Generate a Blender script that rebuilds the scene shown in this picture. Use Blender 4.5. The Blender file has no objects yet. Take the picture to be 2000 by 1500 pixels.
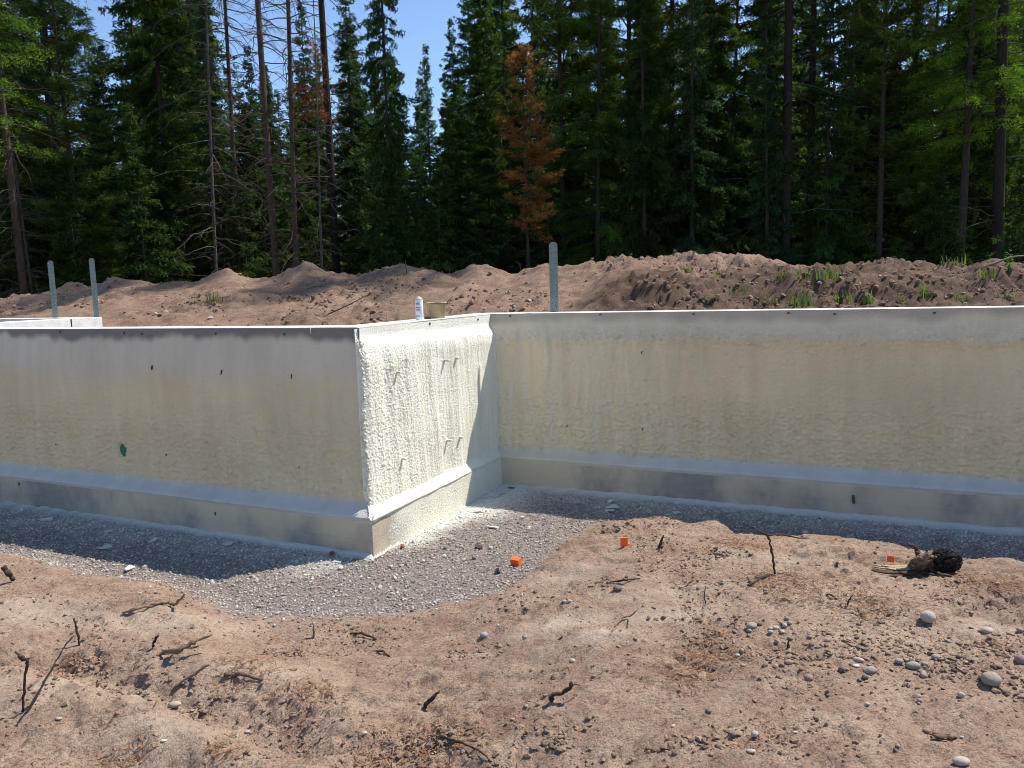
import bpy, math, random
import numpy as np
R = math.radians
# ------------------------------------------------------------------ camera, sky, sun, exposure
scene = bpy.context.scene
COL = scene.collection
F_PX, PITCH, ROLL, CZ = 1502.0, 0.1268, 0.0293, 1.9086
cam_data = bpy.data.cameras.new('camera')
cam = bpy.data.objects.new('camera', cam_data)
COL.objects.link(cam)
scene.camera = cam
cam_data.sensor_width = 36.0
cam_data.lens = 36.0 * F_PX / 2000.0
cam_data.clip_start = 0.05
cam_data.clip_end = 2000.0
_fw = np.array([0, math.cos(PITCH), -math.sin(PITCH)])
_r0 = np.array([1.0, 0, 0]); _u0 = np.array([0, math.sin(PITCH), math.cos(PITCH)])
_rt = _r0 * math.cos(ROLL) - _u0 * math.sin(ROLL)
_up = _u0 * math.cos(ROLL) + _r0 * math.sin(ROLL)
from mathutils import Matrix, Vector
M4 = Matrix(((_rt[0], _up[0], -_fw[0], 0), (_rt[1], _up[1], -_fw[1], 0), (_rt[2], _up[2], -_fw[2], CZ), (0, 0, 0, 1)))
cam.matrix_world = M4

SUN = np.array([1.024, 0.493, 1.65]); SUN /= np.linalg.norm(SUN)
world = bpy.data.worlds.new('World')
scene.world = world
world.use_nodes = True
wn = world.node_tree.nodes; wl = world.node_tree.links
for n in list(wn): wn.remove(n)
sky = wn.new('ShaderNodeTexSky'); sky.sky_type = 'NISHITA'; sky.sun_disc = False
sky.sun_elevation = math.asin(SUN[2]); sky.sun_rotation = math.atan2(SUN[0], SUN[1])
sky.air_density = 1.0; sky.dust_density = 0.25; sky.ozone_density = 3.5; sky.altitude = 800
bg = wn.new('ShaderNodeBackground'); bg.inputs['Strength'].default_value = 0.145
wo = wn.new('ShaderNodeOutputWorld')
wl.new(sky.outputs[0], bg.inputs['Color']); wl.new(bg.outputs[0], wo.inputs['Surface'])
sd = bpy.data.lights.new('sun', 'SUN'); sd.energy = 5.0; sd.angle = R(0.53); sd.color = (1.0, 0.94, 0.85)
so = bpy.data.objects.new('sun', sd); COL.objects.link(so)
so.rotation_euler = Vector((-SUN[0], -SUN[1], -SUN[2])).to_track_quat('-Z', 'Y').to_euler()
vs = scene.view_settings
vs.view_transform = 'Standard'; vs.look = 'None'; vs.gamma = 1.0; vs.use_curve_mapping = False
vs.exposure = 0.45
scene.cycles.max_bounces = 6; scene.cycles.diffuse_bounces = 3; scene.cycles.glossy_bounces = 2
scene.cycles.transmission_bounces = 3; scene.cycles.transparent_max_bounces = 4
scene.cycles.use_denoising = True
scene.cycles.filter_width = 0.95

# ------------------------------------------------------------------ helpers: pixels of the photo -> rays
def ray(x, y):
    d = _fw + _rt * (x - 1000) / F_PX + _up * (750 - y) / F_PX
    return d
def unproj(x, y, z):
    d = ray(x, y); return np.array([0, 0, CZ]) + d * ((z - CZ) / d[2])
def atY(x, y, Y):
    d = ray(x, y); return np.array([0, 0, CZ]) + d * (Y / d[1])
def march(x, y, hf, t0=1.5, t1=40.0, n=1500):
    d = ray(x, y); t = np.linspace(t0, t1, n)
    P = np.array([0, 0, CZ])[None] + d[None] * t[:, None]
    h = hf(P[:, 0], P[:, 1])
    k = np.where(P[:, 2] < h)[0]
    i = k[0] if len(k) else n - 1
    p = P[i].copy(); p[2] = hf(p[0:1], p[1:2])[0]
    return p

# ------------------------------------------------------------------ noise (numpy)
def _hash(ix, iy, seed):
    h = (ix.astype(np.int64) * 374761393 + iy.astype(np.int64) * 668265263 + seed * 1442695041) & 0xFFFFFFFF
    h = ((h ^ (h >> 13)) * 1274126177) & 0xFFFFFFFF
    return (h ^ (h >> 16)) & 0xFFFFFFFF
def perlin(x, y, seed=0):
    x = np.asarray(x, float); y = np.asarray(y, float)
    ix = np.floor(x); iy = np.floor(y); fx = x - ix; fy = y - iy
    u = fx * fx * fx * (fx * (fx * 6 - 15) + 10); v = fy * fy * fy * (fy * (fy * 6 - 15) + 10)
    def g(dx, dy):
        a = _hash(ix + dx, iy + dy, seed) * (2 * math.pi / 4294967296.0)
        return np.cos(a) * (fx - dx) + np.sin(a) * (fy - dy)
    a = g(0, 0); b = g(1, 0); c = g(0, 1); d = g(1, 1)
    return ((a + (b - a) * u) + ((c + (d - c) * u) - (a + (b - a) * u)) * v) * 1.4
def fbm(x, y, o=4, seed=0, gain=0.5, lac=2.03):
    s = 0; a = 1.0; t = 0
    for i in range(o):
        s = s + a * perlin(x, y, seed + i * 17); t += a
        a *= gain; x = x * lac + 3.1; y = y * lac - 7.7
    return s / t
def billow(x, y, o=4, seed=0):
    s = 0; a = 1.0; t = 0
    for i in range(o):
        s = s + a * np.abs(perlin(x, y, seed + i * 17)); t += a
        a *= 0.5; x = x * 2.03 + 3.1; y = y * 2.03 - 7.7
    return s / t
def sstep(a, b, x):
    x = np.asarray(x, float); t = np.clip((x - a) / (b - a), 0, 1); return t * t * (3 - 2 * t)

# ------------------------------------------------------------------ helpers: meshes and objects
def make_mesh(name, V, tris=None, quads=None, col=None, mats=(), midx=None, smooth=False, attrs=None):
    me = bpy.data.meshes.new(name)
    V = np.asarray(V, np.float32)
    nt = 0 if tris is None else len(tris); nq = 0 if quads is None else len(quads)
    me.vertices.add(len(V)); me.vertices.foreach_set('co', V.ravel())
    parts = []; starts = []
    if nt: parts.append(np.asarray(tris, np.int32).ravel()); starts.append(np.arange(nt, dtype=np.int32) * 3)
    if nq: parts.append(np.asarray(quads, np.int32).ravel()); starts.append(np.arange(nq, dtype=np.int32) * 4 + nt * 3)
    L = np.concatenate(parts); S = np.concatenate(starts)
    me.loops.add(len(L)); me.loops.foreach_set('vertex_index', L)
    me.polygons.add(nt + nq); me.polygons.foreach_set('loop_start', S)
    if midx is not None: me.polygons.foreach_set('material_index', np.asarray(midx, np.int32))
    me.polygons.foreach_set('use_smooth', np.full(nt + nq, bool(smooth)))
    for m in mats: me.materials.append(m)
    if col is not None:
        a = me.color_attributes.new('col', 'FLOAT_COLOR', 'POINT')
        c = np.ones((len(V), 4), np.float32); c[:, :3] = col
        a.data.foreach_set('color', c.ravel())
    for k, v in (attrs or {}).items():
        a = me.attributes.new(k, 'FLOAT', 'POINT'); a.data.foreach_set('value', np.asarray(v, np.float32))
    me.update(calc_edges=True); me.validate()
    return me
class MB:
    def __init__(s): s.V = []; s.T = []; s.Q = []; s.C = []; s.tm = []; s.qm = []; s.n = 0
    def add(s, V, tris=None, quads=None, col=(1, 1, 1), m=0):
        V = np.asarray(V, float).reshape(-1, 3)
        if tris is not None and len(tris): s.T.append(np.asarray(tris) + s.n); s.tm.append(np.full(len(tris), m))
        if quads is not None and len(quads): s.Q.append(np.asarray(quads) + s.n); s.qm.append(np.full(len(quads), m))
        c = np.asarray(col, float)
        s.C.append(np.tile(c, (len(V), 1)) if c.ndim == 1 else c)
        s.V.append(V); s.n += len(V); return s
    def tube(s, pts, rad, k=6, col=(1, 1, 1), m=0):
        pts = np.asarray(pts, float); n = len(pts); rad = np.broadcast_to(np.asarray(rad, float), (n,))
        tg = np.gradient(pts, axis=0); tg /= np.linalg.norm(tg, axis=1)[:, None] + 1e-9
        ref = np.array([0, 0, 1.0]) if abs(tg[:, 2]).mean() < 0.8 else np.array([1.0, 0, 0])
        a = np.cross(tg, ref); a /= np.linalg.norm(a, axis=1)[:, None] + 1e-9
        b = np.cross(tg, a)
        th = np.arange(k) * 2 * math.pi / k
        V = pts[:, None] + rad[:, None, None] * (np.cos(th)[None, :, None] * a[:, None] + np.sin(th)[None, :, None] * b[:, None])
        i = np.arange(n - 1)[:, None] * k; j = np.arange(k)[None]; j2 = (j + 1) % k
        Q = np.stack([i + j, i + j2, i + k + j2, i + k + j], -1).reshape(-1, 4)
        V = V.reshape(-1, 3)
        e = np.stack([np.full(k, n * k), (np.arange(k) + 1) % k, np.arange(k)], 1)
        f = np.stack([np.full(k, n * k + 1), (n - 1) * k + np.arange(k), (n - 1) * k + (np.arange(k) + 1) % k], 1)
        V = np.vstack([V, pts[:1], pts[-1:]])
        c = np.asarray(col, float)
        return s.add(V, tris=np.vstack([e, f]), quads=Q, col=c, m=m)
    def box(s, c, size, rot=None, col=(1, 1, 1), m=0):
        v = np.array([[x, y, z] for x in (-.5, .5) for y in (-.5, .5) for z in (-.5, .5)]) * np.asarray(size)
        if rot is not None: v = v @ np.asarray(rot).T
        q = [[0, 1, 3, 2], [4, 6, 7, 5], [0, 4, 5, 1], [2, 3, 7, 6], [0, 2, 6, 4], [1, 5, 7, 3]]
        return s.add(v + np.asarray(c), quads=q, col=col, m=m)
    def mesh(s, name, mats, smooth=False):
        V = np.vstack(s.V); T = np.vstack(s.T) if s.T else None; Q = np.vstack(s.Q) if s.Q else None
        mi = np.concatenate(s.tm + s.qm)
        return make_mesh(name, V, T, Q, np.vstack(s.C), mats, mi, smooth)
def link(name, me, parent=None, loc=None):
    o = bpy.data.objects.new(name, me); COL.objects.link(o)
    if parent is not None: o.parent = parent
    if loc is not None: o.location = loc
    return o
def tag(o, label=None, cat=None, group=None, kind=None):
    if label: o['label'] = label
    if cat: o['category'] = cat
    if group: o['group'] = group
    if kind: o['kind'] = kind
    return o
def empty(name, loc=(0, 0, 0)):
    o = bpy.data.objects.new(name, None); COL.objects.link(o); o.location = loc; o.empty_display_size = .1; return o
def grid_quads(nr, nc):
    i = np.arange(nr - 1)[:, None] * nc; j = np.arange(nc - 1)[None]
    return np.stack([i + j, i + j + 1, i + nc + j + 1, i + nc + j], -1).reshape(-1, 4)

# ------------------------------------------------------------------ materials
class NT:
    def __init__(s, name):
        s.m = bpy.data.materials.new(name); s.m.use_nodes = True
        s.t = s.m.node_tree; s.b = s.t.nodes['Principled BSDF']
        s.b.inputs['Specular IOR Level'].default_value = 0.25
        s.b.inputs['Roughness'].default_value = 0.85
        s.co = s.t.nodes.new('ShaderNodeTexCoord').outputs['Object']
    def n(s, t, **k):
        o = s.t.nodes.new(t)
        for a, v in k.items(): setattr(o, a, v)
        return o
    def l(s, a, b): s.t.links.new(a, b)
    def noise(s, scale, detail=4, rough=.55, vec=None, dist=0.0):
        o = s.n('ShaderNodeTexNoise'); o.inputs['Scale'].default_value = scale; o.inputs['Detail'].default_value = detail
        o.inputs['Roughness'].default_value = rough; o.inputs['Distortion'].default_value = dist
        s.l(vec or s.co, o.inputs['Vector']); return o.outputs['Fac']
    def mapv(s, scale, rot=(0, 0, 0)):
        o = s.n('ShaderNodeMapping'); o.inputs['Scale'].default_value = scale; o.inputs['Rotation'].default_value = rot
        s.l(s.co, o.inputs['Vector']); return o.outputs[0]
    def ramp(s, fac, stops):
        o = s.n('ShaderNodeValToRGB'); e = o.color_ramp.elements
        while len(e) < len(stops): e.new(0.5)
        for i, (p, c) in enumerate(stops):
            e[i].position = p; e[i].color = (*c, 1) if not np.isscalar(c) else (c, c, c, 1)
        s.l(fac, o.inputs[0]); return o.outputs[0]
    def mix(s, fac, a, b, mode='MIX'):
        o = s.n('ShaderNodeMix', data_type='RGBA', blend_type=mode)
        for v, i in ((fac, 0), (a, 6), (b, 7)):
            if hasattr(v, 'is_linked') or hasattr(v, 'links'): s.l(v, o.inputs[i])
            elif i == 0: o.inputs[i].default_value = v
            else: o.inputs[i].default_value = (*v, 1)
        return o.outputs[2]
    def attr(s, name='col', out='Color'):
        o = s.n('ShaderNodeAttribute'); o.attribute_name = name; return o.outputs[out]
    def bump(s, h, dist, strength=1.0, prev=None):
        o = s.n('ShaderNodeBump'); o.inputs['Distance'].default_value = dist; o.inputs['Strength'].default_value = strength
        s.l(h, o.inputs['Height'])
        if prev is not None: s.l(prev, o.inputs['Normal'])
        return o.outputs[0]
    def done(s, color=None, normal=None, rough=None):
        if color is not None:
            if hasattr(color, 'links'): s.l(color, s.b.inputs['Base Color'])
            else: s.b.inputs['Base Color'].default_value = (*color, 1)
        if normal is not None: s.l(normal, s.b.inputs['Normal'])
        if rough is not None: s.b.inputs['Roughness'].default_value = rough
        return s.m
def mat_dirt(name, c_dark, c_mid, c_pale, red, gravel=False):
    t = NT(name)
    n1 = t.noise(0.9, 5, .6); n2 = t.noise(7, 6, .6); n3 = t.noise(45, 5, .65); n4 = t.noise(240, 2, .6)
    c = t.ramp(n1, [(.30, tuple(v * .62 for v in c_mid)), (.46, c_mid), (.52, c_mid), (.68, c_pale)])
    c = t.mix(t.ramp(n2, [(.40, 0.0), (.66, .8)]), c, c_pale)
    c = t.mix(t.ramp(n3, [(.30, .75), (.5, 0.0)]), c, c_dark)
    spk = t.noise(120, 3, .75)
    c = t.mix(1.0, c, t.ramp(spk, [(.30, .38), (.45, .85), (.58, 1.0), (.72, 1.28)]), 'MULTIPLY')
    rr = t.noise(1.7, 6, .7)
    c = t.mix(t.ramp(rr, [(.55, 0.0), (.72, .6)]), c, red)
    c = t.mix(.3, c, t.ramp(n4, [(.3, .4), (.7, 1.0)]), 'MULTIPLY')
    if not gravel: c = t.mix(t.attr('topsoil', 'Fac'), c, t.ramp(n2, [(.35, (.07, .042, .028)), (.65, (.17, .105, .07))]))
    if gravel:
        c = t.mix(t.attr('pale', 'Fac'), c, (.53, .42, .315))
        g = t.attr('gravel', 'Fac')
        gc = t.ramp(n3, [(.3, (.12, .10, .088)), (.7, (.38, .315, .27))])
        c = t.mix(g, c, gc)
        c = t.mix(t.attr('spray', 'Fac'), c, (.78, .77, .68))
    b = t.bump(n3, .022, .9); b = t.bump(t.noise(130, 4, .7), .010, .9, b)
    return t.done(c, b, .95)
DIRT = mat_dirt('dirt', (.115, .066, .043), (.385, .255, .177), (.53, .39, .28), (.23, .115, .066), True)
MOUND = mat_dirt('mound_dirt', (.085, .048, .031), (.28, .178, .122), (.41, .28, .195), (.21, .112, .07))
t = NT('forest_floor'); FLOOR = t.done(t.ramp(t.noise(3, 6), [(.3, (.02, .014, .008)), (.7, (.07, .045, .025))]), t.bump(t.noise(9, 5), .1), .95)
def mat_attr(name, rough=.9, bs=None, bd=.003, var=None, spec=.25):
    t = NT(name); c = t.attr()
    if var: c = t.mix(var[0], c, t.ramp(t.noise(var[1], 5, .65), [(.3, .35), (.7, 1.0)]), 'MULTIPLY')
    t.b.inputs['Specular IOR Level'].default_value = spec
    return t.done(c, t.bump(t.noise(bs, 4), bd) if bs else None, rough)
GRAVEL = mat_attr('gravel_stone', .85, 160, .003, (.35, 90))
STONE = mat_attr('river_stone', .8, 130, .002, (.45, 60))
STICK = mat_attr('dead_wood', .9, 120, .006, (.55, 55))
# foam: cream colour per vertex (overspray bands, with sky light painted in), fine orange-peel relief
t = NT('spray_foam')
vn = t.noise(2.2, 5, .6, t.mapv((3.0, 3.0, .45)))
c = t.mix(t.ramp(vn, [(.40, 0.0), (.75, .4)]), t.attr(), t.mix(1.0, t.attr(), (.72, .68, .62), 'MULTIPLY'))
c = t.mix(.35, c, t.ramp(t.noise(1.3, 5, .6), [(.3, .72), (.7, 1.0)]), 'MULTIPLY')
FOAM = t.done(c, t.bump(t.noise(200, 3), .005, .8, t.bump(t.noise(70, 3), .016, .7)), .6)
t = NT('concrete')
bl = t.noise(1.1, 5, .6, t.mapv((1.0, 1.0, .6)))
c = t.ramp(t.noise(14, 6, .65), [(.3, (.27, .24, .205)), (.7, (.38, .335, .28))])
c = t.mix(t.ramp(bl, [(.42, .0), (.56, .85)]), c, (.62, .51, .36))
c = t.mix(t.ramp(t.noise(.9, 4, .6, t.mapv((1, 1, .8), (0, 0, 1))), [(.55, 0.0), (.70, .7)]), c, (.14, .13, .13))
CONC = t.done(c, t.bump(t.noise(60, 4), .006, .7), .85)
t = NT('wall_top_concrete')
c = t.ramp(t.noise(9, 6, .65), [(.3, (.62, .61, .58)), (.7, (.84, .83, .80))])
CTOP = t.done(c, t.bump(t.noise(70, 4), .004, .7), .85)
t = NT('galvanized_steel')
vo = t.n('ShaderNodeTexVoronoi'); vo.inputs['Scale'].default_value = 90; t.l(t.co, vo.inputs['Vector'])
c = t.mix(.3, (.17, .21, .195), vo.outputs['Color'], 'SOFT_LIGHT')
c = t.mix(t.ramp(t.noise(8, 4), [(.4, 0.0), (.75, .6)]), c, (.26, .30, .285))
t.b.inputs['Metallic'].default_value = .25
STEEL = t.done(c, t.bump(t.noise(40, 3), .001), .5)
def plain(name, c, rough=.7, metal=0.0):
    t = NT(name); t.b.inputs['Metallic'].default_value = metal
    cc = t.mix(.35, c, t.ramp(t.noise(30, 4), [(.3, .6), (.7, 1.0)]), 'MULTIPLY')
    return t.done(cc, None, rough)
HOLE = plain('hole_dark', (.02, .02, .02))
GLINT = plain('hole_glint', (.75, .77, .76), .35)  # pale discs that paint a glint at the holes of the tilted straps
ORANGE = plain('orange_plastic', (.95, .16, .04), .5)
GREENP = plain('green_pipe', (.03, .16, .08), .45)
RUSTM = plain('rusty_tie', (.12, .08, .06), .8)
CANW = plain('can_white', (.80, .82, .85), .35)
t = NT('can_print')      # rows of small print on a white label, one red block
sx = t.n('ShaderNodeSeparateXYZ'); t.l(t.co, sx.inputs[0])
CANM = t.done((.8, .82, .85), None, .35)
INKR = plain('ink_red', (.6, .05, .05)); INKD = plain('ink_dark', (.08, .08, .1))
CUPM = plain('foam_covered_plastic', (.48, .38, .21), .6)
CHAR = mat_attr('charred_root', .95, 70, .02, (.6, 40))
def mat_leaf(name, tr=.5):
    t = NT(name); nt = t.t
    oi = t.n('ShaderNodeObjectInfo')
    c = t.mix(.5, t.attr(), t.ramp(oi.outputs['Random'], [(0, (.55, .6, .5)), (.5, (.9, .95, .8)), (1, (1.2, 1.15, .8))]), 'MULTIPLY')
    d = t.n('ShaderNodeBsdfDiffuse'); tl = t.n('ShaderNodeBsdfTranslucent'); mx = t.n('ShaderNodeMixShader')
    t.l(c, d.inputs[0]); t.l(c, tl.inputs[0]); mx.inputs[0].default_value = tr
    t.l(d.outputs[0], mx.inputs[1]); t.l(tl.outputs[0], mx.inputs[2])
    t.l(mx.outputs[0], nt.nodes['Material Output'].inputs[0])
    return t.m
LEAF = mat_leaf('needle_foliage')
t = NT('bark')
c = t.mix(.7, t.attr(), t.ramp(t.noise(9, 6, .7, t.mapv((3, 3, .7))), [(.3, .3), (.7, 1.1)]), 'MULTIPLY')
BARK = t.done(c, t.bump(t.noise(9, 6, .7, t.mapv((4, 4, .8))), .04), .95)

# ------------------------------------------------------------------ layout of the foundation (world axes, metres)
TH = 0.4366
PA = np.array([-1.0891, 5.4920]); LDIR = np.array([-math.cos(TH), math.sin(TH)]); BDIR = np.array([math.sin(TH), math.cos(TH)])
UDIR = -LDIR; NDIR = -BDIR; LAB = 2.131; PB = PA + BDIR * LAB
WH, FH, FE, WT = 1.65, 0.285, 0.122, 0.24      # wall top, footing top, footing ledge, wall thickness
def coords(x, y):
    dx, dy = x - PA[0], y - PA[1]; ex, ey = x - PB[0], y - PB[1]
    return (dx * LDIR[0] + dy * LDIR[1], dx * NDIR[0] + dy * NDIR[1], dx * BDIR[0] + dy * BDIR[1], dx * UDIR[0] + dy * UDIR[1],
            ex * UDIR[0] + ey * UDIR[1], ex * NDIR[0] + ey * NDIR[1])

# ------------------------------------------------------------------ foreground: dirt bank, gravel trench
_edge = [(-600, 1050, .13), (-150, 1068, .13), (0, 1086, .13), (60, 1098, .13), (130, 1122, .12), (200, 1130, .12), (260, 1138, .11), (330, 1160, .10),
         (400, 1192, .09), (440, 1214, .07), (520, 1216, .05), (620, 1218, .05), (700, 1214, .05), (780, 1207, .05), (840, 1192, .06), (900, 1178, .08),
         (960, 1166, .10), (1020, 1140, .14), (1050, 1100, .18), (1088, 1064, .20), (1122, 1044, .22), (1150, 1024, .24), (1200, 1018, .25),
         (1290, 1010, .26), (1340, 1020, .26), (1400, 1016, .26), (1436, 1042, .25), (1500, 1044, .25), (1600, 1042, .25), (1680, 1052, .25),
         (1760, 1066, .25), (1850, 1086, .25), (1900, 1092, .25), (1960, 1088, .26), (2020, 1098, .26), (2200, 1125, .26), (2700, 1190, .26)]
EP = np.array([unproj(x, y, z) for x, y, z in _edge]); EZ = EP[:, 2]
def edge_sd(x, y):
    best = np.full(x.shape, 1e9); zc = np.zeros(x.shape)
    for i in range(len(EP) - 1):
        a, b = EP[i, :2], EP[i + 1, :2]; d = b - a; L2 = d @ d
        t = np.clip(((x - a[0]) * d[0] + (y - a[1]) * d[1]) / L2, 0, 1)
        q = (x - a[0] - t * d[0]) ** 2 + (y - a[1] - t * d[1]) ** 2
        k = q < best; best = np.where(k, q, best); zc = np.where(k, EZ[i] * (1 - t) + EZ[i + 1] * t, zc)
    zc = np.interp(x, EP[:, 0], EZ); zc = .5 * zc + .25 * np.interp(x - .15, EP[:, 0], EZ) + .25 * np.interp(x + .15, EP[:, 0], EZ)
    sgn = np.where(np.interp(x, EP[:, 0], EP[:, 1]) > y, 1.0, -1.0)
    return np.sqrt(best) * sgn, zc
def _ridge(x, y, pts, w, h):
    best = np.full(x.shape, 1e9)
    for (a, b) in zip(pts[:-1], pts[1:]):
        a = np.array(a); d = np.array(b) - a; L2 = d @ d + 1e-9
        t = np.clip(((x - a[0]) * d[0] + (y - a[1]) * d[1]) / L2, 0, 1)
        best = np.minimum(best, (x - a[0] - t * d[0]) ** 2 + (y - a[1] - t * d[1]) ** 2)
    return h * np.exp(-best / (w * w))
def _pxl(pts, z=.2): return [tuple(unproj(a, b, z)[:2]) for a, b in pts]
RIDGES = [(_pxl([(-60, 1205), (100, 1180), (300, 1170), (390, 1215)], .16), .18, .05),
          (_pxl([(-80, 1335), (120, 1345), (300, 1375), (480, 1440), (640, 1490)]), .17, .07),
          (_pxl([(330, 1250), (470, 1285), (600, 1330), (700, 1400)]), .16, .055),
          (_pxl([(-40, 1275), (100, 1265), (230, 1310), (330, 1340), (480, 1390), (620, 1425), (760, 1440)]), .10, -.06),
          (_pxl([(960, 1165), (1060, 1100), (1120, 1110)], .2), .14, .05),
          (_pxl([(1200, 1025), (1290, 1018), (1340, 1030)], .26), .10, .04),
          (_pxl([(1380, 1025), (1420, 1022)], .26), .08, .035),
          (_pxl([(1000, 1215), (1100, 1250), (1200, 1280)], .2), .15, .03),
          (_pxl([(620, 1240), (800, 1235), (950, 1240)], .1), .2, -.02),
          (_pxl([(820, 1470), (950, 1495), (1200, 1490)], .2), .12, -.035),
          (_pxl([(1640, 1290), (1800, 1310), (1990, 1290)], .25), .12, .02),
          (_pxl([(1800, 1450), (1870, 1465)], .25), .07, -.04)]
SCRAPE = [(*unproj(px, py, .22)[:2], a, b) for px, py, a, b in [(1095, 1238, .22, .13), (1310, 1235, .2, .10), (1420, 1120, .25, .08), (1560, 1070, .3, .06), (240, 1190, .4, .09)]]
def fore_z(x, y, detail=True):
    x = np.asarray(x, float); y = np.asarray(y, float)
    wob = .05 * fbm(x * 3.1, y * 3.1, 3, 5) + .018 * fbm(x * 14, y * 14, 2, 9)
    sd, zc = edge_sd(x, y); s = sd + wob
    right = sstep(-.25, .2, x)
    w = .38 * (1 - right) + .075 * right
    up = sstep(-.9 * w, .12 * w, s)
    z = zc * up
    inn = sstep(0.05, .8, s)
    z = z + inn * (.04 + .05 * fbm(x * .9, y * .9, 3, 21))
    for pts, rw, rh in RIDGES: z = z + _ridge(x, y, pts, rw, rh) * sstep(-.05, .15, s)
    rough = sstep(-.02, .06, s)
    z = z + rough * (.018 * fbm(x * 4.2, y * 4.2, 4, 31) - .022 * np.maximum(0, .10 - np.abs(perlin(x * 2.3 + .6 * perlin(x * 3, y * 3, 3), y * 2.3, 44))) * 6 * sstep(-.1, .3, perlin(x * .8, y * .8, 45)))
    crust = fbm(x * 1.15, y * 1.5, 5, 501, .6); c2 = fbm(x * 3.3 + 9, y * 3.9, 4, 502, .6)
    cm = .25 + .75 * sstep(-.1, .3, perlin(x * .75 + 3, y * .75, 503))
    for (qx, qy, qa, qb) in SCRAPE: cm = cm * (1 - .9 * np.exp(-((x - qx) / (qa * 1.3)) ** 2 - ((y - qy) / (qb * 1.3)) ** 2))
    z = z + cm * sstep(.0, .12, s) * (.026 * sstep(.03, .075, crust) + .020 * sstep(-.22, -.18, crust) + .013 * sstep(.10, .15, c2)) - .02 * cm * sstep(.0, .12, s)
    if detail:
        cl = sstep(.05, .45, fbm(x * 1.6, y * 1.6, 3, 61))
        z = z + rough * (.012 * fbm(x * 9, y * 9, 4, 33, .6) + (.15 + cl) * .034 * np.maximum(0, billow(x * 13, y * 13, 3, 35) - .2) + .006 * fbm(x * 32, y * 32, 2, 36))
        scr = 0 * x
        for (qx, qy, qa, qb) in SCRAPE: scr = np.maximum(scr, np.exp(-((x - qx) / qa) ** 2 - ((y - qy) / qb) ** 2))
        z = z + rough * .0055 * scr * np.sin(((x - .25 * np.sin(y * 3)) * 1.0 + y * .45) * 150 + 1.5 * perlin(x * 5, y * 5, 73)) - rough * .008 * scr
        g = (x * .55 + y * .83) * 21 + 2.0 * perlin(x * 1.4, y * 1.4, 71)      # scraped streaks left by the machine bucket
        z = z + rough * .0045 * np.sin(g * 2.2) * sstep(.12, .4, perlin(x * 1.1 + 5, y * 1.1, 72))
    z = z + (1 - rough) * (.015 * fbm(x * 3, y * 3, 3, 51) + .006 * fbm(x * 20, y * 20, 2, 52))
    return z
def spray_amt(x, y):
    sl, dl, sb, db, sr, dr = coords(x, y)
    nz = fbm(x * 5, y * 5, 3, 81)
    a = np.where((sl > -FE - .02), 1 - sstep(FE + .02, FE + .10 + .06 * nz, dl), 0)
    ab = np.where((sb > -FE) & (sb < LAB), 1 - sstep(FE + .05, FE + .30 + .45 * sstep(.5, 1.4, sb) + .25 * nz, db), 0) * sstep(-.15, .6, sb + .2 * nz)
    r = np.where(sr > 0, 1 - sstep(FE + .03, FE + .16 + .10 * nz, dr), 0)
    h = .35 * np.where((sl > 0) | (sr > 0), 1 - sstep(.2, .75, np.where(sr > 0, dr, dl) + .3 * nz), 0)
    return np.clip(np.maximum(np.maximum(a, ab), np.maximum(r, h)), 0, 1)
def axis(lo, c0, c1, hi, st, gr=1.12):
    m = list(np.arange(c0, c1, st)); s = st; v = c0; left = []
    while v > lo: s *= gr; v -= s; left.append(v)
    s = st; v = m[-1]; rt = []
    while v < hi: s *= gr; v += s; rt.append(v)
    return np.array(left[::-1] + m + rt)
gx = axis(-14, -3.9, 4.0, 14, .0145); gy = axis(-4, 2.05, 6.0, 9.5, .0135, 1.10)
GX, GY = np.meshgrid(gx, gy); fx, fy = GX.ravel(), GY.ravel()
fz = fore_z(fx, fy)
sl, dl, sb, db, sr, dr = coords(fx, fy)
behind = ((sl > .05) & (dl < -.05)) | ((sl <= .05) & (sr < -.05) & (db < -.05)) | ((sr >= -.05) & (dr < -.05))
fz = np.where(behind, -.05, fz)
sp = spray_amt(fx, fy)
fz += np.where(behind, 0, .03 * sstep(.3, .9, sp) * (1 - sstep(FE, FE + .12, np.minimum(np.where(sl > -FE, np.maximum(dl, 0), 9), np.where(sr > 0, np.maximum(dr, 0), 9)))))
sd_, _ = edge_sd(fx, fy)
gr_ = 1 - sstep(-.22, .09, sd_ + .09 * sstep(-1.4, -2.3, fx) * 1.0 + .02 + .08 * fbm(fx * 3.1, fy * 3.1, 3, 5) + .16 * fbm(fx * 6, fy * 6, 4, 6))
pale_ = np.zeros(len(fx))
for (px, py, wx, wy, k_) in [(1090, 1235, .22, .10, .9), (1180, 1270, .16, .07, .8), (1310, 1235, .20, .08, .75), (1950, 1260, .16, .07, .8), (1120, 1130, .22, .12, .5), (300, 1195, .45, .16, .6), (80, 1330, .5, .15, .55), (300, 1340, .25, .08, .6), (520, 1290, .3, .12, .5), (1300, 1190, .3, .12, .35), (330, 1400, .3, .1, .4), (60, 1190, .4, .2, .5), (1480, 1115, .3, .1, .4)]:
    p = unproj(px, py, .2); pale_ = np.maximum(pale_, k_ * np.exp(-((fx - p[0]) / wx) ** 2 - ((fy - p[1]) / wy) ** 2))
pale_ = np.clip(pale_ * (1 + .9 * fbm(fx * 6, fy * 6, 4, 401)), 0, 1)
me = make_mesh('ground_dirt', np.stack([fx, fy, fz], 1), quads=grid_quads(len(gy), len(gx)), mats=[DIRT], smooth=True, attrs={'gravel': gr_, 'spray': sp * gr_, 'pale': pale_})
tag(link('ground', me), kind='structure')

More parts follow.
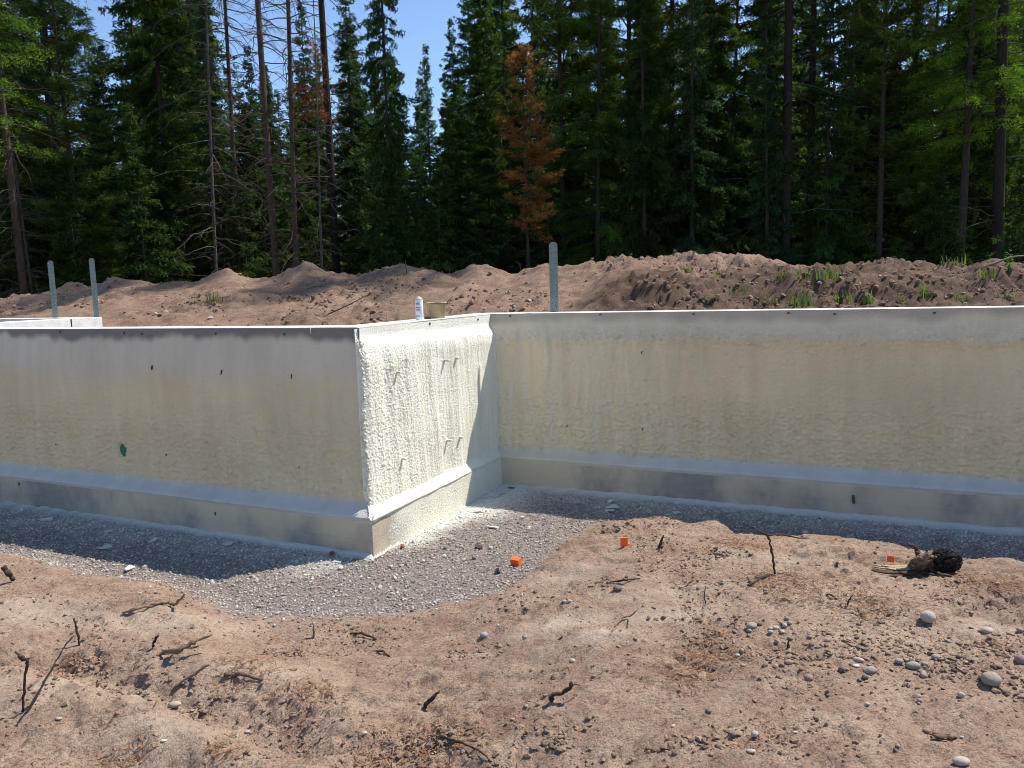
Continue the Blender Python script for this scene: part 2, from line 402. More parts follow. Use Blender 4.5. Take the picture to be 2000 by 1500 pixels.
# ------------------------------------------------------------------ dirt mounds behind the foundation, up to the forest edge
_crest = [(-400, 590), (-100, 590), (0, 586), (60, 577), (100, 570), (130, 553), (180, 562), (225, 545), (290, 553), (350, 554), (400, 545), (445, 523), (490, 545), (540, 541),
          (590, 515), (640, 534), (700, 541), (750, 528), (790, 517), (850, 526), (885, 541), (925, 518), (960, 523), (1000, 536), (1060, 521), (1110, 524),
          (1160, 520), (1230, 509), (1300, 511), (1390, 496), (1440, 507), (1490, 503), (1550, 520), (1620, 526), (1660, 525), (1740, 508), (1800, 517),
          (1860, 530), (1900, 531), (1930, 522), (2000, 521), (2400, 515)]
def crest_depth(px): return np.interp(px, [-400, 0, 600, 1000, 1200, 1400, 2000, 2400], [15.5, 15.0, 14.5, 13.2, 12.3, 12.0, 11.2, 10.5])
_cp = np.array([atY(x, y, crest_depth(x)) for x, y in _crest]); CB = _cp[:, 0] / _cp[:, 1]; CZZ = _cp[:, 2]
CYY = np.array([crest_depth(x) for x, _ in _crest])
def floor_z(x, y): return 1.15 + .012 * np.maximum(y - 16, 0) + .10 * perlin(x * .12, y * .12, 7)
def mound_z(x, y, detail=True):
    x = np.asarray(x, float); y = np.asarray(y, float)
    be = x / np.maximum(y, 1.0)
    bw = be + .012 * perlin(x * .9, y * .9, 91)
    cz = np.interp(bw, CB, CZZ); cy = np.interp(be, CB, CYY) + .35 * perlin(x * .7, y * .7, 92)
    base = 1.12 + .22 * sstep(8, 12, y)
    # front slope, fall behind; peaks are heaps that fade towards the viewer
    smooth = np.interp(be, CB, np.convolve(np.pad(CZZ, 3, mode='edge'), np.ones(7) / 7, 'valid'))
    tf = np.clip((cy - y) / 4.6, 0, 1); k = np.clip(1 - tf * 1.0, 0, 1)
    prof = base + (smooth - .10 - base) * k ** 1.15 + (cz - smooth + .10) * np.exp(-((cy - y) / .75) ** 2)
    back = floor_z(x, y) + (cz - floor_z(x, y)) * np.exp(-((y - cy) / 1.1) ** 2)
    z = np.where(y > cy, back, prof)
    near = sstep(cy + 2.2, cy - .2, y) if False else 1 - sstep(0.2, 2.2, y - cy)
    # secondary heaps and cut bank
    z = z + near * (.16 * np.maximum(0, fbm(x * .75, y * .95, 3, 101)) * sstep(8.5, 10, y) * (1 - np.exp(-((cy - y) / .9) ** 2) * .8))
    cut = sstep(.08, .14, be) * (1 - sstep(.62, .75, be))
    yc = 9.75 + .45 * perlin(x * .6, 3.3 + .3 * y, 111) + .16 * fbm(x * 2.3, y * 1.9, 3, 112)
    z = z + cut * (.26 * sstep(-.2, .16, y - yc) * (.6 + .6 * perlin(x * .9, y * .3, 113)) * (1 - sstep(.3, 2.0, y - yc)) - .0)
    if detail:
        lump = sstep(-.25, .35, perlin(x * .6, y * .6, 121)); near = near * (.6 + .4 * sstep(.02, .15, be))
        z = z + near * ((.05 + .09 * lump) * fbm(x * 2.6, y * 2.6, 5, 131, .6) + (.05 + lump * .20) * (billow(x * 3.4, y * 4.2, 4, 132) - .2) + .04 * (.4 + lump) * fbm(x * 10, y * 10, 3, 133) + .05 * sstep(.02, .08, fbm(x * 1.3, y * 2.2, 4, 134, .6)) + .035 * sstep(.12, .18, fbm(x * 3.1, y * 4.0, 3, 135, .6)))
        z = z - near * .05 * np.maximum(0, .12 - np.abs(perlin(x * .55 + y * .15, y * 1.5, 141))) * 8
    return z
mx_ = axis(-22, -10.5, 9.5, 22, .05, 1.15); my_ = axis(3.2, 7.6, 15.9, 24, .05, 1.12)
GX, GY = np.meshgrid(mx_, my_); x_, y_ = GX.ravel(), GY.ravel()
z_ = mound_z(x_, y_)
sl, dl, sb, db, sr, dr = coords(x_, y_)
ins = np.where(sl > .1, dl < -.10, np.where(sr > -.1, dr < -.10, (db < -.10) & (sb > .1)))
ins |= (sl < .1) & (sr < -.1) & (dr < -.10)
Q = grid_quads(len(my_), len(mx_)); Q = Q[ins[Q].all(1)]
used = np.unique(Q); rm = np.zeros(len(x_), int); rm[used] = np.arange(len(used))
_b = (x_ / np.maximum(y_, 1))[used]; _y = y_[used]; tops_ = np.clip(sstep(.06, .13, _b) * (1 - sstep(10.3, 11.3, _y + .8 * fbm(x_[used] * 1.2, _y * 1.2, 3, 151) - 2.2 * sstep(.3, .45, _b))), 0, 1) * .95
me = make_mesh('dirt_mounds', np.stack([x_, y_, z_], 1)[used], quads=rm[Q], mats=[MOUND], smooth=True, attrs={'topsoil': tops_})
tag(link('hill_of_excavated_dirt', me), kind='structure')

# the wide ground sheet out to the horizon (forest floor)
ax = np.concatenate([-np.geomspace(500, 24, 24), np.linspace(-20, 20, 21), np.geomspace(24, 500, 24)])
ay = np.concatenate([-np.geomspace(500, 6, 16), np.linspace(-4, 60, 33), np.geomspace(66, 600, 20)])
GX, GY = np.meshgrid(ax, ay); x_, y_ = GX.ravel(), GY.ravel()
lift = sstep(15, 19, y_); side = sstep(14, 24, np.abs(x_)); 
z_ = -.6 + lift * (floor_z(x_, np.minimum(y_, 120)) + .55) + (1 - lift) * side * .6
me = make_mesh('terrain', np.stack([x_, y_, z_], 1), quads=grid_quads(len(ay), len(ax)), mats=[FLOOR], smooth=True)
tag(link('terrain', me), kind='structure')

# ------------------------------------------------------------------ foundation walls
def prism(name, poly, z0, z1, mats, parent, bev=.006, top_mat=0):
    n = len(poly); V = [(*p, z0) for p in poly] + [(*p, z1) for p in poly]
    me = bpy.data.meshes.new(name)
    f = [[i, (i + 1) % n, n + (i + 1) % n, n + i] for i in range(n)] + [list(range(n))[::-1], list(range(n, 2 * n))]
    me.from_pydata([tuple(map(float, v)) for v in V], [], f)
    for m in mats: me.materials.append(m)
    me.polygons[n + 1].material_index = top_mat
    me.update()
    o = link(name, me, parent)
    bv = o.modifiers.new('bevel', 'BEVEL'); bv.width = bev; bv.segments = 2; bv.limit_method = 'ANGLE'
    return o
found = empty('foundation_wall', (PA[0], PA[1], 0))
found.location = (0, 0, 0)
tag(found, 'stepped concrete foundation wall coated in cream spray foam, standing on a wide footing', 'foundation wall', kind='thing')
EL, ER = 11.0, 10.0
def path(off, inn):   # footprint: outer line moved out by off, inner line in by inn
    o = [PA + LDIR * EL + NDIR * off, PA + (NDIR + UDIR) * off, PB + (NDIR + UDIR) * off, PB + UDIR * ER + NDIR * off]
    i = [PB + UDIR * ER + BDIR * inn, PB + BDIR * inn + LDIR * inn, PA + BDIR * inn + LDIR * inn, PA + LDIR * EL + BDIR * inn]
    return o + i
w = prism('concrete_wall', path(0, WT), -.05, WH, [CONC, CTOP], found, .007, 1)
w['label'] = 'grey concrete stem wall with a pale sunlit top edge'
prism('footing', path(FE, WT + FE), FH * .42, FH, [CONC], found, .0015)
prism('footing_lower_course', path(FE + .002, WT + FE + .002), -.25, FH * .42, [CONC], found, .001)
# far corner of the same foundation, bare concrete
PC = unproj(199, 619, WH)[:2]
tC = (PC - PA) @ BDIR - WT
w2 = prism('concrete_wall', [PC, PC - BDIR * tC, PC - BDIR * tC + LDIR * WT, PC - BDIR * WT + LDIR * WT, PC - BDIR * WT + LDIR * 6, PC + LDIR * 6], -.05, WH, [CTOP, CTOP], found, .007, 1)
w2['label'] = 'bare pale concrete wall corner beyond the foam-coated wall'
# pale form-edge strip along the wall tops
def foam_face(name, org, u, n, s0, s1, ds, z0, z1, dz, dfun, cfun, label):
    s = np.arange(s0, s1 + ds * .5, ds); z = np.arange(z0, z1 + dz * .5, dz)
    S, Z = np.meshgrid(s, z); d = dfun(S, Z)
    X = org[0] + u[0] * S + n[0] * d; Y = org[1] + u[1] * S + n[1] * d
    V = np.stack([X.ravel(), Y.ravel(), Z.ravel()], 1)
    c = cfun(S, Z).reshape(-1, 3)
    q = grid_quads(len(z), len(s)); dd = d.ravel()
    q = q[np.isfinite(dd[q]).all(1)]
    if np.cross(np.append(u, 0), [0, 0, 1])@np.append(n, 0) < 0: q = q[:, ::-1]
    used = np.unique(q); rm = np.zeros(len(V), int); rm[used] = np.arange(len(used))
    o = link(name, make_mesh(name, V[used], quads=rm[q], col=c[used], mats=[FOAM], smooth=True), found)
    o['label'] = label; return o
def cove(Z, nz):      # foam fillet on the footing ledge with a lip over its edge
    t = np.clip((Z - FH) / (.135 + .02 * nz), 0, 1)
    body = .004 + (FE + .012 + .012 * nz) * (1 - t) ** 1.8
    lip = sstep(FH - .022 - .008 * nz, FH + .006, Z)
    return body * (t < 1) * lip + (lip - 1) * -.0 , lip
def lumps(S, Z, sc, seed): return np.maximum(0, billow(S * sc, Z * sc, 3, seed)) - .25
CREAM = np.array([.88, .77, .54]); SKY_OVERSPRAY = np.array([.74, .655, .525]); BEIGE = np.array([.82, .66, .43]); CONG = np.array([.27, .245, .22]); BRIGHT = np.array([.88, .85, .71])  # one cream foam: BRIGHT paints the sunlit return, BEIGE the shaded walls
def blend(a, b, k): return a * (1 - k[..., None]) + b * k[..., None]
def on_wall(px, py, org, u, n, d=.03):   # photo point -> (s, z) on a wall face
    r = ray(px, py); o = np.array([0, 0, CZ]); nn = np.append(n, 0); p0 = np.append(org + n * d, 0)
    t = ((p0 - o) @ nn) / (r @ nn); p = o + r * t
    return (p[:2] - org) @ u, p[2]
PIPE_S, PIPE_Z = on_wall(238, 879, PA, LDIR, NDIR, .03)
def d_left(S, Z):
    nz = fbm(S * 2.2, S * 0 + 1.7, 3, 201); n2 = fbm(S * 1.1, Z * 1.4, 3, 202)
    top = 1.64 + .03 * fbm(S * 1.7, S * 0, 3, 203)
    k = sstep(0, 1, (top - Z) / .36)
    d = .0012 + .030 * k + k * (.007 * n2 + .006 * fbm(S * 9, Z * 1.2, 3, 204)) + k * .042 * (lumps(S, Z * 1.5, 19, 205) + .6 * lumps(S, Z, 40, 208)) * (.35 + .65 * sstep(1.2, .7, Z) if False else .35 + .65 * (1 - sstep(.7, 1.2, Z)))
    cv, lip = cove(Z, nz)
    d = np.maximum(d, cv + .004 * lumps(S, Z, 16, 206) * (Z < FH + .14))
    d = np.where(Z < FH, np.maximum(FE - .004, FE + .020 * lip * 1.0 + .01 * nz * lip), d) * 1.0
    # torn hole round the green pipe
    mit = (S < -.024) & (Z > FH + .135 * (1 - (np.clip(-S, 0, FE + .012) / (FE + .012)) ** (1 / 1.8)) + .022); d = np.where(mit, np.nan, d)
    e = ((S - PIPE_S) / .048) ** 2 + ((Z - PIPE_Z) / .062) ** 2 + .35 * fbm(S * 30, Z * 30, 2, 207)
    d = np.where(e < 1, .002, d)
    return d
def c_left(S, Z):
    n = fbm(S * .9, Z * 2.0, 4, 211); m = fbm(S * 2.5, Z * 1.0, 3, 212)
    hi = .85 * sstep(1.12, 1.34, Z + .16 * n)  # greyer upper band: overspray plus the sky's reflection painted in
    c = blend(BEIGE * (1 + .12 * n[..., None]), SKY_OVERSPRAY, hi)
    c = blend(c, CREAM * .85, .6 * sstep(.5, 2.2, -S + 2.4) * (1 - hi))
    c = blend(c, np.array([.62, .60, .55]), (1 - sstep(FH + .06, FH + .13, Z + .01 * m)))
    c = blend(c, CONG * .75, sstep(1.55, 1.62, Z + .09 * m + .03 * fbm(S * 7, Z * 5, 3, 213)) * .9)
    return c
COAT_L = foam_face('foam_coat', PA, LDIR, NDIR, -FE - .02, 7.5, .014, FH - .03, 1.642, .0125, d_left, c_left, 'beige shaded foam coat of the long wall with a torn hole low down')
def d_right(S, Z):
    nz = fbm(S * 2.0, S * 0 + 4.1, 3, 221); n2 = fbm(S * 1.3, Z * 1.0, 3, 222)
    top = 1.60 + .03 * fbm(S * 1.3, S * 0, 3, 223)
    k = sstep(0, 1, (top - Z) / .20)
    cor = np.exp(-S / .10) * .05
    fold = fbm(S * 7.5 + .25 * perlin(S * 2, Z * 2, 9), Z * .55, 3, 224)
    d = .0012 + .036 * k + k * (.014 * n2 + .050 * fold * (.3 + .7 * (1 - sstep(1.2, 3.0, S)))) + k * .045 * (lumps(S, Z * 1.6, 18, 225) + .6 * lumps(S, Z, 40, 228)) * (.5 + .5 * (1 - sstep(.75, 1.0, Z)) + .5 * sstep(1.3, 1.42, Z)) + k * cor
    d = d + .012 * k * np.exp(-((Z - 1.40) / .05) ** 2)
    cv, lip = cove(Z, nz)
    d = np.maximum(d, cv + .004 * lumps(S, Z, 16, 226) * (Z < FH + .14))
    d = np.where(Z < FH, np.maximum(FE - .004, FE + .020 * lip + .01 * nz * lip), d)
    for (ts, tz) in TIES_R:
        d = d + .016 * np.exp(-(((S - ts) / .022) ** 2 + ((Z - tz) / .024) ** 2)) + .007 * np.exp(-((S - ts) / .03) ** 2) * sstep(tz - .28, tz, Z) * (Z < tz)
    return d
def c_right(S, Z):
    n = fbm(S * .9 + 7, Z * 1.6, 4, 231); m = fbm(S * 2.5, Z * 1.0, 3, 232)
    near = 1 - sstep(.1, 2.6, S + .4 * n)
    c = blend(BEIGE * (1 + .10 * n[..., None]), CREAM, .9 * near)
    hi = sstep(1.38, 1.50, Z + .08 * n); c = blend(c, SKY_OVERSPRAY * 1.08, .4 * hi * (1 - .6 * near))  # upper slope lit by the sky, painted in as greyer foam
    c = blend(c, np.array([.62, .60, .55]), (1 - sstep(FH + .06, FH + .13, Z + .01 * m)) * (1 - .5 * near))
    c = blend(c, CONG * 1.15, sstep(1.53, 1.62, Z + .08 * m) * .55)
    return c
TIES_R = [on_wall(x, y, PB, UDIR, NDIR, .05) for x, y in [(1107, 684), (1254, 687), (1415, 688), (1590, 689), (1783, 692), (1110, 830), (1254, 838), (1414, 850), (1592, 858), (1776, 868), (1990, 880)]]
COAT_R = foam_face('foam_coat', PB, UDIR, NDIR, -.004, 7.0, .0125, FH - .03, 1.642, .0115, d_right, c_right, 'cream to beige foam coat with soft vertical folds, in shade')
NUBS = [on_wall(x, y, PA, BDIR, UDIR, .06) for x, y in [(775, 727), (870, 704), (889, 700), (786, 896), (875, 860), (897, 854)]]
def d_ab(S, Z):
    nz = fbm(S * 2.6, S * 0 + 9.1, 3, 241); n2 = fbm(S * 1.6, Z * 1.6, 3, 242)
    top = 1.60 + .02 * fbm(S * 2.0, S * 0, 3, 243) - .03 * S / LAB
    k = np.sqrt(np.clip(1 - (1 - np.clip((top - Z) / .19, 0, 1)) ** 2, 0, 1)); k = k * sstep(0, .6, (top - Z) / .19)
    edge = np.sqrt(np.clip(1 - (1 - np.clip((S + .035) / .07, 0, 1)) ** 2, 0, 1))
    am = .5 + .5 * np.exp(-((S - .25) / .35) ** 2) + .5 * np.maximum(0, fbm(S * 2.2, Z * 2.2, 2, 248)); wS = S + .03 * perlin(S * 6, Z * 6, 249)
    lu = am * (.5 * lumps(wS + .3 * Z, Z, 22, 245) + 1.0 * lumps(wS + .25 * Z, Z, 55, 246)) + .35 * lumps(S, Z, 9, 250)
    d = .0012 + (.055 * k + k * (.014 * n2 + .022 * fbm(S * 5.5 + .3 * Z, Z * .6, 3, 244)) + k * .014 * lu) * edge
    d = d + (.008 + .012 * n2) * np.exp(-((Z - 1.38 + .05 * n2) / .09) ** 2) * k * edge + .035 * np.exp(-(LAB - S) / .09) * k
    cv, lip = cove(Z, nz)
    d = np.maximum(d, cv + .012 * nz * (Z < FH + .12) + .005 * lumps(S, Z, 20, 247) * (Z < FH + .14))
    d = np.where(Z < FH, np.maximum(FE - .004, FE + .024 * lip + .014 * nz * lip), d)
    mit = (S < -.040) & (Z > FH + .135 * (1 - (np.clip(-S, 0, FE + .012) / (FE + .012)) ** (1 / 1.8)) + .022); d = np.where(mit, np.nan, d)
    return d
def c_ab(S, Z):
    n = fbm(S * 2, Z * 2, 3, 251)
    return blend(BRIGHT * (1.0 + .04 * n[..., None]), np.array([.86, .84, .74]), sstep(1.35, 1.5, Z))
COAT_A = foam_face('foam_coat', PA, BDIR, UDIR, -FE - .0225, LAB, .0062, FH - .03, 1.635, .0062, d_ab, c_ab, 'sunlit lumpy cream foam on the short return wall')
# sprayed footing face of the short return
def d_foot(S, Z):
    return FE + .007 + .006 * lumps(S, Z, 26, 261) + .004 * fbm(S * 4, Z * 4, 2, 262) - .012 * (1 - sstep(-.05, .35, S + .25 * perlin(S * 3, Z * 6, 5)))
foam_face('foam_coat', PA, BDIR, UDIR, -FE, LAB - FE, .009, -.06, FH - .012, .009, d_foot, lambda S, Z: blend(BRIGHT * .95 + 0 * S[..., None], np.array([.5, .49, .46]), 1 - sstep(-.05, .4, S + .2 * perlin(S * 3, Z * 6, 5))), 'thin foam overspray on the short sunlit footing face')
# vertical foam edge where the return coat ends at the near corner is closed by the coat itself; a bead runs down it
rng = np.random.RandomState(4)
bz = np.arange(FH + .03, 1.55, .0075); m = MB()
for z in bz:
    if rng.rand() < .75:
        r = rng.uniform(.004, .011) * (1.4 if rng.rand() < .12 else 1); p = np.array([*(PA + UDIR * rng.uniform(.016, .056) + NDIR * rng.uniform(.020, .032)), z + rng.uniform(-.01, .01)])
        a = np.array([[math.cos(k) * math.cos(e), math.sin(k) * math.cos(e), math.sin(e)] for e in (-.8, 0, .8) for k in np.arange(7) * .898] + [[0, 0, 1], [0, 0, -1]])
        q = [[i * 7 + j, i * 7 + (j + 1) % 7, (i + 1) * 7 + (j + 1) % 7, (i + 1) * 7 + j] for i in range(2) for j in range(7)]
        tr = [[14 + j, 14 + (j + 1) % 7, 21] for j in range(7)] + [[(j + 1) % 7, j, 22] for j in range(7)]
        m.add(p + a * r * (1 + .3 * rng.rand(len(a), 1)) * np.array([1, 1, 1.3]), tris=tr, quads=q, col=BRIGHT * .97)
o = link('foam_edge', m.mesh('foam_edge', [FOAM], True), COAT_A); o['kind'] = 'stuff'
# green pipe end in the torn hole
pc = PA + LDIR * PIPE_S + NDIR * .006; m = MB()
th = np.linspace(0, 2 * math.pi, 20, endpoint=False)
V = [np.append(pc + LDIR * .044 * math.cos(a), PIPE_Z - .004 + .058 * math.sin(a)) for a in th]
V2 = [v + np.append(NDIR * .007, 0) for v in V]
m.add(V + V2 + [np.append(pc + NDIR * .007, PIPE_Z - .004)], tris=[[20 + i, 20 + (i + 1) % 20, 40] for i in range(20)], quads=[[i, (i + 1) % 20, 20 + (i + 1) % 20, 20 + i] for i in range(20)])
o = link('pipe_end', m.mesh('pipe_end', [GREENP]), COAT_L); o['label'] = 'dark green pipe end showing through the torn foam'
# form ties: small tabs left in the concrete
def tie(org, u, n, s, z, d, size, mat, tilt=0.0):
    rot = np.stack([np.append(u, 0), np.append(n, 0), [0, 0, 1]], 1)
    c, sn = math.cos(tilt), math.sin(tilt); rot = rot @ np.array([[c, 0, -sn], [0, 1, 0], [sn, 0, c]])
    m = MB(); m.box(np.append(org + u * s + n * d, z), size, rot)
    o = link('form_tie', m.mesh('form_tie', [mat]), COAT_L if u is LDIR else COAT_R if u is UDIR else COAT_A if u is BDIR else w2)
    bv = o.modifiers.new('bevel', 'BEVEL'); bv.width = min(size) * .3; bv.segments = 2
    return o
FOAMP = plain('foam_nub', (.74, .68, .50), .7)
for (s, z) in NUBS: tie(PA, BDIR, UDIR, s, z, .072, (.026, .05, .018), FOAMP, rng.uniform(-.2, .2))
for px, py in [(433, 727), (570, 735), (297, 718)]: s, z = on_wall(px, py, PA, LDIR, NDIR); tie(PA, LDIR, NDIR, s, z, .03, (.006, .02, .036), RUSTM, .25)
for px, py in [(110, 868), (325, 888), (447, 900), (585, 913)]: s, z = on_wall(px, py, PA, LDIR, NDIR); tie(PA, LDIR, NDIR, s, z, .03, (.010, .016, .016), RUSTM)
for px, py in [(118, 648), (243, 650), (278, 652), (422, 652), (556, 653)]: s, z = on_wall(px, py, PA, LDIR, NDIR, 0); tie(PA, LDIR, NDIR, s, z, .004, (.014, .012, .018), RUSTM, .5)
for px, py in [(997, 617), (1173, 614), (1355, 613), (1540, 611), (1630, 613), (1825, 611)]: s, z = on_wall(px, py, PB, UDIR, NDIR, 0); tie(PB, UDIR, NDIR, s, z, .008, (.018, .02, .014), RUSTM, .5)
for px, py in [(1108, 832), (1255, 838), (1254, 688)]: s, z = on_wall(px, py, PB, UDIR, NDIR, .05); tie(PB, UDIR, NDIR, s, z, .058, (.006, .02, .026), RUSTM, -.3)
for px, py in [(839, 632), (933, 624)]: s, z = on_wall(px, py, PA, BDIR, UDIR, 0); tie(PA, BDIR, UDIR, s, z, .004, (.016, .012, .018), RUSTM, .3)
for px, py in [(421, 1003), (38, 945)]: s, z = on_wall(px, py, PA, LDIR, NDIR, FE); tie(PA, LDIR, NDIR, s, z, FE + .003, (.006, .012, .03), RUSTM)
s, z = on_wall(1667, 975, PB, UDIR, NDIR, FE); o = tie(PB, UDIR, NDIR, s, z, FE + .004, (.02, .014, .07), RUSTM, .12); o['label'] = 'rusty splinter stuck in the footing face'
s, z = on_wall(607, 646, PA, LDIR, NDIR, 0); o = tie(PA, LDIR, NDIR, s, z + .005, .003, (.006, .008, .05), CTOP); o.name = 'joint_strip'
s, z = on_wall(139, 627, PC - LDIR * 0, -BDIR, UDIR, 0); o = tie(PC, -BDIR, UDIR, s, 1.55, .003, (.012, .01, .2), HOLE); o.name = 'joint_strip'

# ------------------------------------------------------------------ forest: tree kinds
def nrm(v): return v / (np.linalg.norm(v, axis=-1, keepdims=True) + 1e-9)
def sprays(m, P, D, n, ln, wd, col, rs, spread=.8, jit=.25, tip=None):
    """needle-sized blades round the points P (k,3) with twig directions D"""
    k = len(P); P = np.repeat(P, n, 0); D = np.repeat(D, n, 0)
    r = rs.normal(size=(k * n, 3)); d = nrm(D + spread * r)
    L = ln * rs.uniform(.6, 1.25, (k * n, 1)); w = nrm(np.cross(d, rs.normal(size=(k * n, 3)))) * wd * rs.uniform(.7, 1.3, (k * n, 1))
    P = P + rs.normal(size=(k * n, 3)) * jit * ln
    a = P - w * .5; b = P + w * .5; c = P + d * L
    V = np.stack([a, b, c], 1).reshape(-1, 3)
    cc = np.asarray(col) * rs.uniform(.6, 1.35, (k * n, 1))
    if tip is not None: 
        tt = np.repeat(np.asarray(tip), n, 0)[:, None]; cc = cc * (1 + tt * np.array([.9, .75, .3]))
    m.add(V, tris=np.arange(k * n * 3).reshape(-1, 3), col=np.repeat(cc, 3, 0))
BARKC = np.array([.085, .062, .048]); BARKG = np.array([.13, .11, .095]); BARKR = np.array([.115, .078, .056])
def trunk_pts(h, rs, bend=.15, lean=0.0, n=12):
    z = np.linspace(-.3, h, n); a = rs.uniform(0, 6.28)
    off = bend * np.sin(z / h * 2.6 + a) - bend * math.sin(a)
    return np.stack([off * math.cos(a) + lean * z, off * math.sin(a), z], 1)
def conifer(seed, h, cb, rmax, kind, r0=None, col=(.03, .055, .022), dens=1.0, dead_low=True, step=.32, bare=BARKC):
    rs = np.random.RandomState(seed); tr = MB(); cr = MB()
    tp = trunk_pts(h, rs); r0 = r0 or .0055 * h + .02
    tr.tube(tp, r0 * (1 - np.linspace(0, 1, len(tp)) ** 1.15 * .96), 9, bare)
    at = lambda z: np.array([np.interp(z, tp[:, 2], tp[:, i]) for i in range(3)])
    col = np.asarray(col)
    z = cb
    while z < h - .1:
        f = (z - cb) / (h - cb)
        if kind == 'pine': prof = (.35 + .65 * math.sin(min(1, f * 1.15 + .12) * math.pi) ** .7) if f < .85 else (1 - f) * 3.0 + .12
        elif kind == 'larch': prof = (1 - f) ** .75 * (.55 + .45 * min(1, f * 6 + .3)) + .06
        else: prof = (1 - f) ** .85 * (.7 + .3 * min(1, f * 5 + .2)) + .035
        nb = rs.randint(4, 7) if kind != 'pine' else rs.randint(3, 6)
        for k in range(nb):
            L = rmax * prof * rs.uniform(.55, 1.12) * (1 if rs.rand() > .12 else .5)
            if L < .12: L = .12
            az = rs.uniform(0, 6.283); zz = z + rs.uniform(-.5, .5) * step
            hd = np.array([math.cos(az), math.sin(az), 0]); t = np.linspace(0, 1, 7)[:, None]
            if kind == 'fir': sl = np.interp(f, [0, .5, 1], [-.32, -.05, .75]); sag, upc = .22, .16
            elif kind == 'spruce': sl = np.interp(f, [0, .5, 1], [-.45, -.22, .65]); sag, upc = .30, .26
            elif kind == 'larch': sl = np.interp(f, [0, .5, 1], [-.1, .1, .7]); sag, upc = .25, .05
            else: sl = np.interp(f, [0, .5, 1], [-.1, .25, 1.0]); sag, upc = .15, .25
            sl += rs.uniform(-.12, .12)
            side = np.array([-hd[1], hd[0], 0]); cv = rs.uniform(-.15, .15)
            pts = at(zz) + L * (t * hd + (t ** 2) * cv * side + np.array([0, 0, 1]) * (sl * t - sag * t ** 2 + upc * t ** 3))
            tr.tube(pts[::2], np.linspace(.010 + .008 * L, .003, 4), 4, bare * .9)
            # side twigs
            nt = max(3, int(L / (.115 if kind != 'pine' else .15) * dens))
            s0 = {'fir': .12, 'spruce': .12, 'larch': .10, 'pine': .35}[kind]
            ts = rs.uniform(s0, 1, nt * 2); ts = np.sort(ts)
            base = np.stack([np.interp(ts, t[:, 0], pts[:, i]) for i in range(3)], 1)
            sg = np.where(np.arange(nt * 2) % 2 == 0, 1, -1)[:, None]
            ang = rs.uniform(.6, 1.15, (nt * 2, 1))
            tl = (.09 + .34 * L * np.sqrt(np.clip(1.02 - ts, 0, 1)) * .8) * rs.uniform(.55, 1.2, nt * 2)
            tl = np.minimum(tl, .75)
            td = nrm(np.cos(ang) * hd + sg * np.sin(ang) * side + np.array([0, 0, 1]) * rs.normal(-.12 if kind != 'pine' else .25, .22, (nt * 2, 1)))
            if kind == 'larch': td = nrm(td + np.array([0, 0, -.55]))
            if kind == 'spruce': td = nrm(td + np.array([0, 0, -.30]))
            sp = {'fir': .062, 'spruce': .066, 'larch': .075, 'pine': .085}[kind]
            ns = np.maximum(1, (tl / sp).astype(int)); idx = np.repeat(np.arange(nt * 2), ns)
            u = np.concatenate([(np.arange(q) + .5) / q for q in ns])
            P = base[idx] + td[idx] * (tl[idx] * u)[:, None] + np.array([0, 0, -1]) * (.25 * tl[idx] * u ** 2)[:, None] * (kind != 'pine')
            tipf = (ts[idx] * .5 + u * .5) ** 3 * .9
            dull = rs.uniform(.75, 1.25)
            if kind == 'fir': sprays(cr, P, td[idx], 4, .125, .050, col * dull, rs, .65, .2, tipf)
            elif kind == 'spruce': sprays(cr, P, td[idx], 4, .115, .048, col * dull, rs, .8, .25, tipf)
            elif kind == 'larch': sprays(cr, P, td[idx], 7, .068, .019, col * dull, rs, 1.3, .5, tipf)
            else: sprays(cr, P, td[idx], 6, .17, .030, col * dull, rs, .9, .2, tipf)
        z += step * rs.uniform(.75, 1.25) * (1 if f < .7 else .75)
    if dead_low: dead_branches(tr, tp, rs, .8, cb + .15 * h * (cb > 1.2), int(10 + cb * 5), rmax * .55, at, BARKG * .8)
    return tr, cr
def dead_branches(tr, tp, rs, z0, z1, n, L0, at, col, droop=.5):
    for i in range(n):
        z = rs.uniform(z0, max(z1, z0 + .3)); az = rs.uniform(0, 6.283); L = L0 * rs.uniform(.25, 1.1)
        hd = np.array([math.cos(az), math.sin(az), 0]); side = np.array([-hd[1], hd[0], 0]); t = np.linspace(0, 1, 6)[:, None]
        cv = rs.uniform(-.4, .4); dr = droop * rs.uniform(.3, 1.4)
        pts = at(z) + L * (t * hd + cv * t ** 2 * side + np.array([0, 0, 1]) * (rs.uniform(-.1, .35) * t - dr * t ** 2)) + rs.normal(size=(6, 3)) * .015 * L
        tr.tube(pts, np.linspace(.009 + .004 * L, .003, 6), 4, col * rs.uniform(.7, 1.5))
        for q in range(rs.randint(1, 5)):
            j = rs.randint(1, 5); d = nrm(hd * rs.uniform(.2, 1) + side * rs.uniform(-1, 1) + np.array([0, 0, rs.uniform(-.8, .2)]))
            l2 = L * rs.uniform(.12, .4); tt = np.linspace(0, 1, 4)[:, None]
            tr.tube(pts[j] + d * l2 * tt + np.array([0, 0, -.15]) * l2 * tt ** 2, np.linspace(.005, .0022, 4), 3, col * rs.uniform(.7, 1.4))
